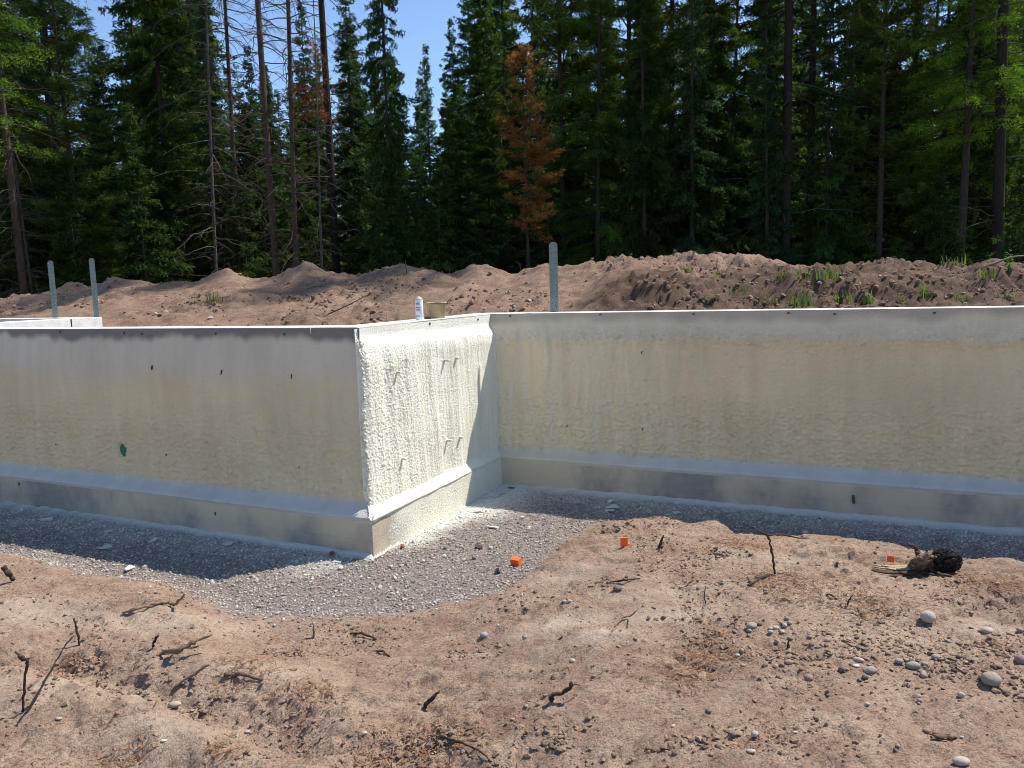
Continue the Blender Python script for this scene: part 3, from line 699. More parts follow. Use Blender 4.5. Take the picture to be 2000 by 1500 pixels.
def snag(seed, h, r0, z0, z1, n, L0, col=BARKG, tuft=None):
    rs = np.random.RandomState(seed); tr = MB(); cr = None
    tp = trunk_pts(h, rs, .2); tr.tube(tp, r0 * (1 - np.linspace(0, 1, len(tp)) ** 1.2 * .8), 9, col)
    at = lambda z: np.array([np.interp(z, tp[:, 2], tp[:, i]) for i in range(3)])
    dead_branches(tr, tp, rs, z0, z1, n, L0, at, col * .9, .55)
    if tuft is not None:
        cr = MB(); P = []; D = []
        for i in range(26):
            z = rs.uniform(*tuft[0]); az = rs.uniform(0, 6.283); L = rs.uniform(.3, 1.0)
            for q in range(12):
                s = rs.uniform(.2, 1); P.append(at(z) + L * np.array([math.cos(az) * s, math.sin(az) * s, -.25 * s * s]) + rs.normal(size=3) * .07); D.append([math.cos(az), math.sin(az), -.2])
        sprays(cr, np.array(P), np.array(D), 5, .09, .02, tuft[1], rs, .8)
    return tr, cr
KINDS = {}
def kind(name, trc, noun):
    tr, cr = trc
    KINDS[name] = (tr.mesh(name + '_trunk', [BARK], True), cr.mesh(name + '_crown', [LEAF]) if cr is not None else None, noun)
FIR = (.060, .104, .026); SPR = (.053, .096, .030); PIN = (.088, .132, .030); LAR = (.12, .22, .028); RST = (.31, .155, .056)
kind('fir_a', conifer(1, 15, .9, 2.3, 'fir', col=FIR), 'fir'); kind('fir_b', conifer(2, 17, 1.8, 2.7, 'fir', col=FIR), 'fir'); kind('fir_c', conifer(3, 12, .5, 2.0, 'fir', col=(.056, .108, .030)), 'fir')
kind('spruce_a', conifer(4, 16, .8, 1.9, 'spruce', col=SPR), 'spruce'); kind('spruce_b', conifer(5, 18, 2.2, 2.2, 'spruce', col=SPR), 'spruce'); kind('spruce_c', conifer(6, 13, .6, 1.5, 'spruce', col=(.05, .098, .038)), 'spruce')
kind('pine_a', conifer(7, 17, 2.5, 1.9, 'pine', col=PIN, step=.38), 'pine'); kind('pine_b', conifer(8, 15, 1.4, 1.7, 'pine', col=(.075, .122, .03), step=.38), 'pine')
kind('larch_a', conifer(9, 16, 2.5, 2.6, 'larch', col=LAR, step=.42), 'larch'); kind('larch_c', conifer(20, 14, 4.2, 1.7, 'larch', col=LAR, step=.36), 'larch'); kind('larch_b', conifer(10, 14, 1.2, 2.0, 'larch', col=(.085, .165, .026), step=.4), 'larch')
kind('rust_a', conifer(11, 9.5, 2.8, 1.15, 'pine', col=RST, dens=1.35, step=.28), 'dead')
kind('tall_a', conifer(12, 24, 10.5, 3.0, 'pine', r0=.115, col=FIR, step=.55, bare=BARKC * .5), 'pine')  # bark darkened to carry the shade of neighbouring trees
kind('tall_b', conifer(13, 24, 8.0, 3.2, 'larch', r0=.13, col=(.05, .09, .02), step=.6, bare=BARKC * .55), 'larch')  # near-black bark holds painted-in shade, as on tall_a
kind('snag_a', snag(14, 19, .088, .4, 9, 120, 1.4, BARKR), 'snag'); kind('snag_b', snag(15, 18, .064, .4, 10, 140, 1.7, BARKR * .9, ((9.5, 12), RST)), 'snag')
kind('snag_c', snag(16, 14, .044, .4, 8, 110, 1.5, BARKG), 'snag')
kind('snag_d', snag(17, 9, .04, .4, 6.5, 55, 1.1, BARKG, ((5.2, 7.2), (.20, .07, .03))), 'snag')
kind('sapling_a', conifer(18, 4.2, .15, 1.15, 'fir', col=(.040, .075, .022), dens=1.2, dead_low=False, step=.24), 'sapling')
kind('sapling_b', conifer(19, 3.2, .1, .9, 'spruce', col=(.045, .08, .025), dens=1.2, dead_low=False, step=.22), 'sapling')
TREES = {'fir': ('fir_tree', 'fir tree'), 'spruce': ('spruce_tree', 'spruce tree'), 'pine': ('pine_tree', 'pine tree'), 'larch': ('larch_tree', 'larch tree'),
         'dead': ('dead_spruce', 'dead tree'), 'snag': ('bare_tree', 'bare tree'), 'sapling': ('conifer_sapling', 'sapling')}
def plant(k, px, Y, scale=1.0, rz=None, label=None, group=None, tilt=(0, 0), sz=None, dz=0):
    trm, crm, noun = KINDS[k]; Y = Y * 1.27; scale *= 1.25; sz = sz * 1.25 if sz else None; p = atY(px, 540, Y); x, y = p[0], Y
    z = max(float(mound_z(np.array([x]), np.array([y]))[0]) if y < 20 else -9, float(floor_z(np.array([x]), np.array([y]))[0])) - .05 + dz
    nm, cat = TREES[noun]
    o = empty(nm, (x, y, z)); o.rotation_euler = (tilt[0], tilt[1], rz if rz is not None else frng.uniform(0, 6.283)); o.scale = (scale, scale, sz or scale)
    link('trunk', trm, o)
    if crm: link('crown', crm, o)
    tag(o, label, cat, group); return o
frng = random.Random(7)
G = 'conifers along the forest edge'
front = [   # kind, photo x, distance, width scale, photo y of the top (or None: rises out of view, then height scale), label, tilt
 ('snag_a', 45, 17.2, .95, 1.0, 'thick dark trunk leaning left at the far left edge of the forest', (0, -.10)),
 ('snag_c', 62, 17.6, .7, .8, 'thin grey trunk beside the leaning dark trunk at far left', (0, -.03)),
 ('larch_c', -12, 16.6, 1.15, .86, 'bright green larch overhanging the upper left corner', (0, 0)),
 ('tall_b', 135, 23.5, .85, .95, 'tall larch with drooping wispy boughs behind the two left straps', (0, 0)),
 ('pine_b', 165, 18.6, .85, .62, 'olive green pine behind the two left metal straps', (0, 0)),
 ('fir_c', 235, 20.2, .70, .58, 'short dense fir right of the two left straps', (0, 0)),
 ('fir_b', 335, 21.5, .72, 1.0, 'largest dark fir, left of the bare trunks', (0, 0)),
 ('snag_c', 420, 18.8, 1.0, 1.0, 'slim grey bare trunk left of the two brown bare trunks', (0, -.03)),
 ('snag_b', 470, 20.0, .95, .95, 'slender bare trunk with rust tuft high up beside the big fir', (0, 0)),
 ('snag_a', 541, 17.6, .92, .92, 'tall brown bare trunk with drooping dead twigs, left of a twin', (0, -.02)),
 ('snag_b', 577, 17.0, .9, .95, 'tall reddish bare trunk, right of its thicker twin', (0, .015)),
 ('snag_d', 628, 17.2, .82, .82, 'small dead tree with drooping grey twigs right of the bare trunks', (0, 0)),
 ('spruce_a', 622, 27.0, .62, (622, -30), 'slim spruce seen against the sky behind the bare trunks', (0, 0)),
 ('tall_a', 657, 21.5, 1.0, 1.0, 'thick nearly black trunk rising out of view left of centre', (0, 0)),
 ('spruce_b', 700, 24.5, .62, (700, -90), 'dark spruce just right of the thick black trunk', (0, 0)),
 ('spruce_a', 768, 19.0, .52, .80, 'ragged dark spruce with grey lower trunk left of the sky gap', (0, 0)),
 ('fir_c', 800, 20.0, .50, .46, 'low bright-tipped fir below the sky gap', (0, 0)),
 ('spruce_c', 846, 31.0, .62, (846, 92), 'small pointed spruce standing alone in the sky gap', (0, 0)),
 ('fir_a', 906, 26.0, .55, (906, 28), 'pointed fir bordering the sky gap on its right', (0, 0)),
 ('fir_b', 962, 25.0, .55, (962, -70), 'broad fir behind the rust brown tree', (0, 0)),
 ('fir_c', 905, 20.5, .55, (905, 150), 'mid green fir left of the rust brown tree', (0, 0)),
 ('rust_a', 1032, 18.4, .70, (1020, 100), 'dead tree with rust brown needles left of the tall strap', (0, 0)),
 ('larch_b', 1003, 24.0, .60, .85, 'pale green larch top behind the rust brown tree', (0, 0)),
 ('pine_a', 1105, 21.0, .82, .82, 'pine standing behind the tall metal strap', (0, 0)),
 ('larch_b', 1168, 19.8, .80, .80, 'soft bright green larch right of the tall strap', (0, 0)),
 ('pine_a', 1232, 20.5, .9, .84, 'straight dark-stemmed pine right of the bright larch', (0, 0)),
 ('pine_b', 1312, 21.5, .95, .95, 'pine with thin straight trunk above the highest mound', (0, 0)),
 ('spruce_c', 1352, 18.8, .72, .82, 'thin spruce with grey lower trunk above the highest mound', (0, 0)),
 ('larch_b', 1425, 22.0, .85, .85, 'light green larch sprays left of the paired black trunks', (0, 0)),
 ('tall_a', 1532, 17.6, .98, .92, 'thick black trunk, left of a close pair right of centre', (0, 0)),
 ('tall_a', 1578, 18.6, .85, .85, 'black trunk with sunlit edge, right of a close pair', (0, 0)),
 ('fir_a', 1490, 23.0, .75, .9, 'dark fir behind the paired black trunks', (0, 0)),
 ('snag_c', 1660, 18.2, .85, .85, 'thin bare trunk with one crooked pale branch', (0, 0)),
 ('spruce_b', 1690, 22.0, .8, .9, 'tall shaded spruce behind the crooked bare trunk', (0, 0)),
 ('pine_a', 1772, 19.5, .95, .85, 'bushy pine above the rounded right mound', (0, 0)),
 ('larch_a', 1835, 18.6, .62, .80, 'bright larch left of the thick trunk at the right edge', (0, 0)),
 ('larch_c', 1872, 16.4, .95, .80, 'bright yellow green larch in front of the thickest trunk', (0, 0)),
 ('fir_c', 1900, 17.8, .75, .80, 'sunlit fir just left of the thick trunk at the right edge', (0, 0)),
 ('tall_b', 1948, 15.8, .92, .98, 'thickest black trunk near the right edge', (0, .03)),
 ('larch_a', 2040, 18.0, .85, .85, 'light green larch at the right edge behind the thickest trunk', (0, 0)),
 ('spruce_c', 1500, 17.4, .55, .62, 'short shaded spruce just left of the paired black trunks', (0, 0)),
 ('fir_c', 1615, 17.9, .55, .72, 'shaded fir right of the paired black trunks', (0, 0)),
 ('pine_b', 1715, 17.6, .75, .75, 'pine right of the crooked bare trunk', (0, 0)),
 ('spruce_a', 1260, 19.0, .5, .75, 'narrow spruce right of the straight dark-stemmed pine', (0, 0)),
 ('fir_a', 1390, 19.6, .5, .8, 'dark fir above the highest mound, right of the thin spruce', (0, 0)),
 ('fir_c', 60, 19.5, .75, .8, 'fir behind the leaning trunk at far left', (0, 0)),
 ('spruce_c', 440, 20.6, .6, .72, 'low spruce behind the slim grey trunk left of the twins', (0, 0)),
 ('spruce_c', 515, 21.5, .55, .55, 'low spruce between the bare trunks', (0, 0)),
 ('larch_a', 1915, 19.5, .5, .85, 'tall light green larch left of the thickest trunk', (0, 0)),
 ('fir_a', 490, 27.0, .6, (490, 170), 'fir filling the gap left of the twin bare trunks', (0, 0)),
 ('spruce_a', 560, 28.0, .6, (560, 175), 'spruce seen between the twin bare trunks', (0, 0)),
 ('fir_b', 604, 30.0, .6, (604, 130), 'fir right of the twin bare trunks', (0, 0)),
 ('fir_c', 540, 23.0, .65, (540, 270), 'low fir behind the twin bare trunks', (0, 0)),
 ('sapling_a', 1840, 15.2, .62, .62, 'small sapling on the rounded right mound', (0, 0)),
 ('sapling_b', 1990, 14.6, .85, .85, 'low sapling at the right edge beside the thickest trunk', (0, 0)),
 ('sapling_a', 860, 17.6, .85, .85, 'pale tipped sapling in the shade below the sky gap', (0, 0)),
 ('sapling_b', 745, 17.4, .9, .9, 'small sapling at the foot of the ragged dark spruce', (0, 0)),
 ('sapling_a', 150, 17.4, .8, .8, 'yellow green sapling between the two left straps', (0, 0)),
 ('sapling_a', 285, 17.6, 1.0, 1.0, 'bushy sapling under the big dark fir', (0, 0)),
]
HT = {'fir_a': 15, 'fir_b': 17, 'fir_c': 12, 'spruce_a': 16, 'spruce_b': 18, 'spruce_c': 13, 'rust_a': 9.5, 'pine_b': 15, 'larch_b': 14}
for k, px, Y, s, hs, lab, tl in front:
    if isinstance(hs, tuple): hs = (atY(hs[0], hs[1], Y * 1.27)[2] - float(floor_z(np.array([0.]), np.array([Y * 1.27]))[0])) / HT[k] / 1.25
    plant(k, px, Y, s, label=lab, tilt=tl, group=G, sz=hs)
# trees deeper in the wood; a lower skyline where the photo shows sky
def sky_limit(px):
    return np.interp(px, [-600, 150, 185, 250, 275, 445, 460, 605, 625, 760, 785, 800, 885, 900, 925, 1560, 1590, 1625, 1650, 2600], [-400, -400, 95, 95, -400, -400, 150, 140, 60, 40, 150, 168, 168, 100, -400, -400, -60, -60, -400, -400])
deep = []
for ri, (Y, n) in enumerate(((24.5, 20), (28, 27), (32, 31), (37, 31), (43, 32), (50, 36), (58, 40), (66, 44))):
    for i in range(n):
        px = -500 + 3000 * (i + frng.uniform(.1, .9)) / n
        k = frng.choice(['fir_a', 'fir_b', 'spruce_a', 'spruce_b', 'spruce_c', 'fir_c', 'pine_b', 'spruce_a', 'fir_a', 'larch_b'] if Y > 26 else ['spruce_c', 'fir_c', 'spruce_a', 'pine_b'])
        y0 = Y + frng.uniform(-2, 2)
        H0 = HT[k]
        s = frng.uniform(.85, 1.2)
        wpx = 2.0 * s / y0 * F_PX * .5
        lim = max(sky_limit(px), sky_limit(px - wpx * .4), sky_limit(px + wpx * .4))
        top = (atY(px, lim - (50 if ri >= 4 else 0) + frng.uniform(0, 40), y0 * 1.27)[2] - 1.5) / 1.25
        s = min(s, max(.3, top / H0))
        deep.append((k, px, y0, s, ri))
SECT = [(80, 'beyond the leaning left-edge trunk'), (260, 'above the two left straps'), (430, 'around the big dark fir'), (640, 'behind the bare brown trunks'), (790, 'around the ragged dark spruce'), (900, 'below the sky gap'),
        (1060, 'around the rust brown tree'), (1260, 'above the tall strap'), (1480, 'above the highest mound'), (1640, 'around the paired black trunks'), (1860, 'above the rounded right mound'), (9999, 'beside the thickest right-edge trunk')]
def where(px): return next(t for lim, t in SECT if px < lim)
ROWN = ['second', 'third', 'fourth', 'fifth', 'sixth', 'seventh', 'eighth', 'ninth']
DK_ = {'fir': 'dense dark fir', 'spruce': 'narrow dark spruce', 'pine': 'olive pine', 'larch': 'pale larch'}
for k, px, Y, s, ri in deep: plant(k, px, Y, s * (.85 if s > .8 else .95), sz=s, label='%s %s, %s row back' % (DK_[KINDS[k][2]], where(px), ROWN[ri]), group='trees deeper in the wood')
for i in range(26):     # young conifers in the understorey
    px = -100 + 2200 * (i + frng.uniform(.1, .9)) / 26
    plant(frng.choice(['sapling_a', 'sapling_b']), px, frng.uniform(18.5, 23), frng.uniform(.7, 1.5), label='young conifer in the shade %s' % where(px), group='understorey saplings')
for i in range(10):     # slim bare stems between the trees
    px = -80 + 2160 * (i + frng.uniform(.1, .9)) / 10
    if 770 < px < 910 or 340 < px < 700: continue
    plant('snag_c', px, frng.uniform(19, 25), frng.uniform(.8, 1.3), label='slim bare grey stem %s' % where(px), group='slim bare stems')

# ------------------------------------------------------------------ loose matter: gravel, clods, needle litter (nobody could count it)
ICO_V = nrm(np.array([[0, s, c * 1.618] for s in (-1, 1) for c in (-1, 1)] + [[s, c * 1.618, 0] for s in (-1, 1) for c in (-1, 1)] + [[c * 1.618, 0, s] for s in (-1, 1) for c in (-1, 1)]).astype(float))
def _ico_faces():
    f = []; n = len(ICO_V)
    d = np.linalg.norm(ICO_V[:, None] - ICO_V[None], axis=2); e = (d > .1) & (d < 1.1)
    for i in range(n):
        for j in range(i + 1, n):
            for k in range(j + 1, n):
                if e[i, j] and e[j, k] and e[i, k]:
                    nn = np.cross(ICO_V[j] - ICO_V[i], ICO_V[k] - ICO_V[i])
                    f.append([i, j, k] if nn @ ICO_V[i] > 0 else [i, k, j])
    return np.array(f)
ICO_F = _ico_faces()
def pebbles(name, P, rad, col, mat, rs, flat=.7, jag=.25, smooth=False):
    n = len(P); k = len(ICO_V)
    V = ICO_V[None] * (1 + jag * rs.uniform(-1, 1, (n, k, 1)))
    sc = rad[:, None] * np.stack([rs.uniform(.8, 1.35, n), rs.uniform(.7, 1.1, n), rs.uniform(flat * .7, flat * 1.2, n)], 1)
    V = V * sc[:, None]
    a = rs.uniform(0, 6.283, n); b = rs.normal(0, .4, n)
    ca, sa, cb, sb_ = np.cos(a)[:, None], np.sin(a)[:, None], np.cos(b)[:, None], np.sin(b)[:, None]
    x, y, z = V[..., 0], V[..., 1], V[..., 2]
    y, z = y * cb - z * sb_, y * sb_ + z * cb
    V = np.stack([x * ca - y * sa, x * sa + y * ca, z], -1) + P[:, None]
    T = (ICO_F[None] + (np.arange(n) * k)[:, None, None]).reshape(-1, 3)
    return link(name, make_mesh(name, V.reshape(-1, 3), tris=T, col=np.repeat(col, k, 0), mats=[mat], smooth=smooth))
rs = np.random.RandomState(11)
def in_view(x, y, z, m=60):
    d = np.stack([x, y, z - CZ], -1); w = d @ _fw
    px = 1000 + F_PX * (d @ _rt) / w; py = 750 - F_PX * (d @ _up) / w
    return (px > -m * 5) & (px < 2000 + m * 5) & (py < 1500 + m) & (w > 0)
def sample(n, x0, x1, y0, y1):
    return rs.uniform(x0, x1, n), rs.uniform(y0, y1, n)
def front_of_walls(x, y, m=FE):
    sl, dl, sb, db, sr, dr = coords(x, y)
    return np.where(sl > -m, dl > m, np.where(sr > m, dr > m, (db > m) & (dr > m * .5)))
def gravel_mask(x, y):
    s_, _ = edge_sd(x, y)
    return 1 - sstep(-.22, .09, s_ + .09 * sstep(-1.4, -2.3, x) * 1.0 + .02 + .08 * fbm(x * 3.1, y * 3.1, 3, 5) + .16 * fbm(x * 6, y * 6, 4, 6))
x, y = sample(118000, -5.5, 5.0, 3.6, 7.6)
ok = front_of_walls(x, y, FE + .01); x, y = x[ok], y[ok]
gm = gravel_mask(x, y); ok = rs.rand(len(x)) < np.where(gm > .5, .9, gm * .8 + .006); x, y = x[ok], y[ok]
z = fore_z(x, y, False); ok = in_view(x, y, z); x, y, z = x[ok], y[ok], z[ok]
rad = .0042 + .007 * rs.rand(len(x)) ** 2.5; rad = np.where(rs.rand(len(x)) < .012, rad * 2.0, rad)
sp = spray_amt(x, y)
base = np.array([[.43, .385, .335], [.49, .44, .38], [.31, .275, .24], [.45, .39, .335], [.24, .215, .195], [.55, .50, .43]])[rs.randint(0, 6, len(x))] * rs.uniform(.75, 1.15, (len(x), 1))
kk = np.clip(sp * 1.15 + .25 * rs.normal(size=len(x)) * (sp > .1), 0, 1)[:, None]
colr = base * (1 - kk) + np.array([.80, .79, .70]) * kk
o = pebbles('gravel', np.stack([x, y, z + rad * .35], 1), rad, colr, GRAVEL, rs, .75, .28)
tag(o, 'grey crushed gravel filling the trench along the footing', 'gravel', kind='stuff'); print('gravel', len(x))
# clods on the foreground dirt
x, y = sample(60000, -3.8, 4.0, 1.9, 5.7)
ok = (gravel_mask(x, y) < .3) & front_of_walls(x, y); x, y = x[ok], y[ok]
z = fore_z(x, y, False); ok = in_view(x, y, z); x, y, z = x[ok], y[ok], z[ok]
dn = sstep(-.05, .45, fbm(x * 1.6, y * 1.6, 3, 61)) ** 1.5 + .06 + .7 * np.maximum(_ridge(x, y, RIDGES[3][0], .10, 1.0), 0) + 1.0 * _ridge(x, y, _pxl([(1640, 1300), (1780, 1290), (1960, 1310)], .27), .28, 1.0)
ok = rs.rand(len(x)) < dn * .75; x, y, z = x[ok], y[ok], z[ok]
z = fore_z(x, y)
rad = .003 + .009 * rs.rand(len(x)) ** 3.0
cx_, cy_, cr_ = [], [], []
for (px, py, wx, wy, n_) in [(1385, 1275, .07, .06, 90), (850, 1400, .14, .05, 110), (900, 1478, .22, .04, 130), (1330, 1485, .12, .03, 70), (150, 1258, .10, .05, 80), (280, 1300, .16, .05, 100), (400, 1330, .10, .06, 90), (1090, 1440, .06, .04, 50), (1960, 1300, .16, .08, 120), (1850, 1340, .14, .06, 90), (1700, 1300, .2, .06, 110), (1560, 1320, .14, .05, 80), (1180, 1150, .08, .04, 40), (1400, 1110, .10, .04, 60), (930, 1240, .10, .04, 50), (560, 1230, .15, .04, 60), (2010, 1390, .2, .1, 60), (1215, 1045, .08, .03, 40)]:
    p = unproj(px, py, .22); n_ = int(n_ * 1.4)
    cx_.append(rs.normal(p[0], wx * .7, n_)); cy_.append(rs.normal(p[1], wy * .9, n_)); cr_.append(.003 + .012 * rs.rand(n_) ** 2.4)
x = np.concatenate([x] + cx_); y = np.concatenate([y] + cy_); rad = np.concatenate([rad] + cr_); z = fore_z(x, y)
colr = np.array([.27, .185, .13]) * rs.uniform(.6, 1.25, (len(x), 1)) * (1 + .02 * rs.normal(size=(len(x), 3)))
o = pebbles('dirt_crumbs', np.stack([x, y, z + rad * .25], 1), rad, np.clip(colr, .02, 1), GRAVEL, rs, .6, .4)
tag(o, 'brown crumbs of dry soil strewn over the dirt', 'soil', kind='stuff'); print('crumbs', len(x))
# clods on the mounds
x, y = sample(90000, -10, 8.5, 7.6, 15.8)
be = x / y; ok = np.abs(be) < .78; x, y = x[ok], y[ok]
sl, dl, sb, db, sr, dr = coords(x, y); ok = np.where(sl > .1, dl < -.3, np.where(sr > -.1, dr < -.3, True)); x, y = x[ok], y[ok]
dn = .12 + sstep(-.2, .35, perlin(x * .6, y * .6, 121)) + 1.2 * np.exp(-((y - 9.7) / .5) ** 2) * sstep(.08, .14, x / y)
ok = rs.rand(len(x)) < (dn - .04) * .22; x, y = x[ok], y[ok]; z = mound_z(x, y)
rad = .008 + .032 * rs.rand(len(x)) ** 4
colr = np.array([.27, .175, .12]) * rs.uniform(.6, 1.25, (len(x), 1))
pale = rs.rand(len(x)) < .05; colr[pale] = np.array([.42, .36, .30]) * rs.uniform(.8, 1.1, (pale.sum(), 1))
o = pebbles('clods', np.stack([x, y, z + rad * .3], 1), rad, colr, GRAVEL, rs, .8, .3)
tag(o, 'brown clods of earth strewn over the mounds', 'clods', kind='stuff'); print('clods', len(x))
# dry pine needles
x, y = sample(150000, -3.8, 4.0, 1.9, 5.6)
ok = gravel_mask(x, y) < .15; x, y = x[ok], y[ok]
z = fore_z(x, y, False); ok = in_view(x, y, z); x, y = x[ok], y[ok]
dn = sstep(.18, .55, fbm(x * 1.9 + 3, y * 1.9, 4, 301)) ** 1.6 + .02
for (px, py, w_) in [(275, 1422, .06), (430, 1440, .07), (205, 1438, .05), (75, 1476, .08), (190, 1474, .05), (860, 1400, .16), (760, 1420, .12), (600, 1325, .12), (1390, 1310, .12), (1340, 1345, .10), (1700, 1215, .15), (1960, 1180, .20), (1540, 1170, .18), (120, 1260, .10), (1550, 1195, .12), (480, 1290, .12), (1450, 1080, .15)]:
    p = unproj(px, py, .22); dn = dn + 2.6 * np.exp(-((x - p[0]) ** 2 + (y - p[1]) ** 2) / w_ ** 2)
ok = rs.rand(len(x)) < dn * .5; x, y = x[ok], y[ok]; z = fore_z(x, y); n = len(x); print('needles', n)
a = rs.uniform(0, 6.283, n); L = rs.uniform(.022, .06, n); d = np.stack([np.cos(a), np.sin(a), rs.normal(0, .22, n)], 1); sdv = np.stack([-np.sin(a), np.cos(a), 0 * a], 1) * .0017 * rs.uniform(.7, 1.5, (n, 1))
P = np.stack([x, y, z + rs.uniform(.002, .008, n)], 1)
mid = P + np.stack([-np.sin(a), np.cos(a), 0 * a], 1) * (rs.normal(0, .15, n) * L)[:, None] + np.array([0, 0, .003])
V = np.stack([P - d * L[:, None] * .5, mid - sdv, mid + sdv + np.array([0, 0, .0012]), P + d * L[:, None] * .5], 1).reshape(-1, 3)
ix = np.arange(n)[:, None] * 4; T = np.concatenate([ix + [0, 1, 2], ix + [1, 3, 2]])
colr = np.array([[.30, .12, .055], [.36, .19, .09], [.20, .085, .045], [.42, .27, .15]])[rs.randint(0, 4, n)] * rs.uniform(.7, 1.2, (n, 1))
o = link('needle_litter', make_mesh('needle_litter', V, tris=T, col=np.repeat(colr, 4, 0), mats=[STICK]))
tag(o, 'rust brown dry pine needles scattered over the dirt', 'needles', kind='stuff')

# ------------------------------------------------------------------ single things on the ground
def gpt(px, py, up=0.0):
    p = march(px, py, lambda a, b: fore_z(a, b), 1.5, 8.0, 1400); p[2] += up; return p
def stone(px, py, wpx, lab, col, asp=.8, flat=.65, rot=0.0, sink=.25, group=None, jag=.05, sub=2, hi=0.0):
    p = gpt(px, py); r = wpx * .5 * p[1] / F_PX
    srs = np.random.RandomState(int(px * 7 + py))
    V = ICO_V; Fc = ICO_F
    for _ in range(sub):
        e = {}; nv = list(V); nf = []
        def mid(a, b):
            k = (min(a, b), max(a, b))
            if k not in e: e[k] = len(nv); q = nv[a] + nv[b]; nv.append(q / np.linalg.norm(q))
            return e[k]
        for a, b, c in Fc:
            ab, bc, ca = mid(a, b), mid(b, c), mid(c, a); nf += [[a, ab, ca], [b, bc, ab], [c, ca, bc], [ab, bc, ca]]
        V = np.array(nv); Fc = np.array(nf)
    sd_ = srs.randint(999)
    V = V * (1 + jag * 2.2 * fbm(V[:, 0] * 1.3 + V[:, 2], V[:, 1] * 1.3 - V[:, 2], 3, sd_))[:, None]
    V = V * np.array([r, r * asp, r * flat]); c, sn = math.cos(rot), math.sin(rot)
    V = V @ np.array([[c, sn, 0], [-sn, c, 0], [0, 0, 1]])
    me = make_mesh('stone', V, tris=Fc, col=np.asarray(col) * np.ones((len(V), 1)), mats=[STONE], smooth=True)
    o = link('stone', me, None, (p[0], p[1], p[2] + r * flat * (1 - sink * 1.6) + hi))
    return tag(o, lab, 'stone', group)
GS = (.34, .285, .23); WS = (.47, .40, .33); PS = (.33, .215, .18); DS = (.20, .155, .125)
SGR = 'stones on the dirt bank'
for a in [(1935, 1336, 38, 'large round grey stone near the right edge, lower of two', GS, .95, .75),
          (1812, 1214, 30, 'round pale stone alone above the pebble cluster', WS, .9, .85),
          (1783, 1305, 30, 'flat oval grey stone in the middle of the pebble row', GS, .6, .55),
          (1803, 1322, 24, 'oblong grey stone lying just below the oval one', GS, .55, .6, 1.0),
          (1756, 1296, 17, 'small grey stone left of the oval stone', GS, .8, .6),
          (1770, 1291, 12, 'tiny grey stone touching the oval stone', GS, .8, .6), (1806, 1300, 14, 'small rounded stone right of the oval stone', GS, .8, .6),
          (1700, 1314, 30, 'angular flat grey stone with dark side, left of the oval stone', GS, .6, .5, .3, .2, None, .14),
          (1677, 1292, 22, 'pale elongated stone above the angular stone', WS, .5, .45, -.4), (1672, 1302, 14, 'white chip beside the pale elongated stone', (.6, .56, .5), .8, .4),
          (1579, 1328, 20, 'mauve rounded stone, left end of the pebble row', PS, .9, .75),
          (1540, 1296, 20, 'brownish flat stone above the mauve one', PS, .7, .5), (1467, 1227, 24, 'grey angular stone left of the white pebbles', GS, .7, .6, .3, .2, None, .12),
          (1515, 1229, 15, 'white pebble right of the grey angular stone', WS, .8, .6), (1505, 1236, 11, 'smaller white pebble under the first', WS, .8, .6),
          (1118, 1293, 13, 'lone white pebble in the middle of the bare dirt', WS, .8, .7), (341, 1379, 27, 'flat oval tan stone at lower left', (.42, .36, .29), .6, .45),
          (945, 1243, 16, 'blue grey pebble half buried left of centre', (.33, .34, .36), .9, .7), (1877, 1361, 15, 'small white stone below the large round stone', WS, .8, .85),
          (1877, 1493, 36, 'smooth pale oval stone at the bottom edge', WS, .65, .5), (1810, 1431, 17, 'mauve pebble left of the broken wood chunk', PS, .8, .6),
          (1474, 1437, 15, 'white speckled pebble near the bottom edge', WS, .9, .8), (1467, 1471, 20, 'pale flat stone at the bottom edge', WS, .6, .4),
          (1432, 1442, 13, 'dark pebble left of the white speckled pebble', DS, .9, .8), (1384, 1392, 13, 'dark angular pebble alone in bare dirt', DS, .8, .8, 0, .2, None, .15),
          (1206, 1153, 18, 'grey lump below the left orange marker', DS, .8, .6, 0, .2, None, .15), (1112, 1177, 10, 'right one of two tiny pebbles above the scraped patch', WS, .8, .7),
          (1102, 1178, 9, 'left one of two tiny pebbles above the scraped patch', WS, .8, .7), (1025, 1247, 12, 'small tan pebble left of the scraped patch', GS, .9, .8),
          (1995, 1295, 26, 'mauve grey stone cut by the right edge', PS, .9, .8), (1992, 1233, 14, 'small grey stone at the right edge', GS, .9, .7),
          (1928, 1236, 24, 'pale dusty stone half buried near the right edge', WS, .8, .6), (1828, 1286, 18, 'grey stone right of the pebble row', GS, .8, .6),
          (482, 1432, 14, 'pale pebble beside the needle patch', WS, .7, .5), (712, 1434, 13, 'cream pebble right of the needle patch', WS, .8, .5),
          (750, 1430, 12, 'tan pebble in the needle litter left of the stub', GS, .8, .6), (320, 1448, 12, 'white chip on the dirt at lower left', (.7, .68, .64), .7, .4),
          (115, 1405, 14, 'pale flat pebble right of the upright twig', WS, .6, .4), (1335, 1385, 8, 'tiny stone left of the dark angular pebble', GS, .8, .7),
          (1553, 1433, 12, 'white flat pebble near the bottom edge', WS, .6, .4), (1500, 1449, 10, 'tiny pale pebble right of the white speckled one', WS, .7, .5),
          (1690, 1325, 14, 'dark stub stone under the angular stone', DS, .9, .7), (1645, 1311, 16, 'dark clump stone between the mauve and angular stones', DS, .9, .8, 0, .2, None, .15)]:
    stone(*a[:8], sink=a[8] if len(a) > 8 else .25, jag=a[10] if len(a) > 10 else .05)
sr_ = random.Random(3)
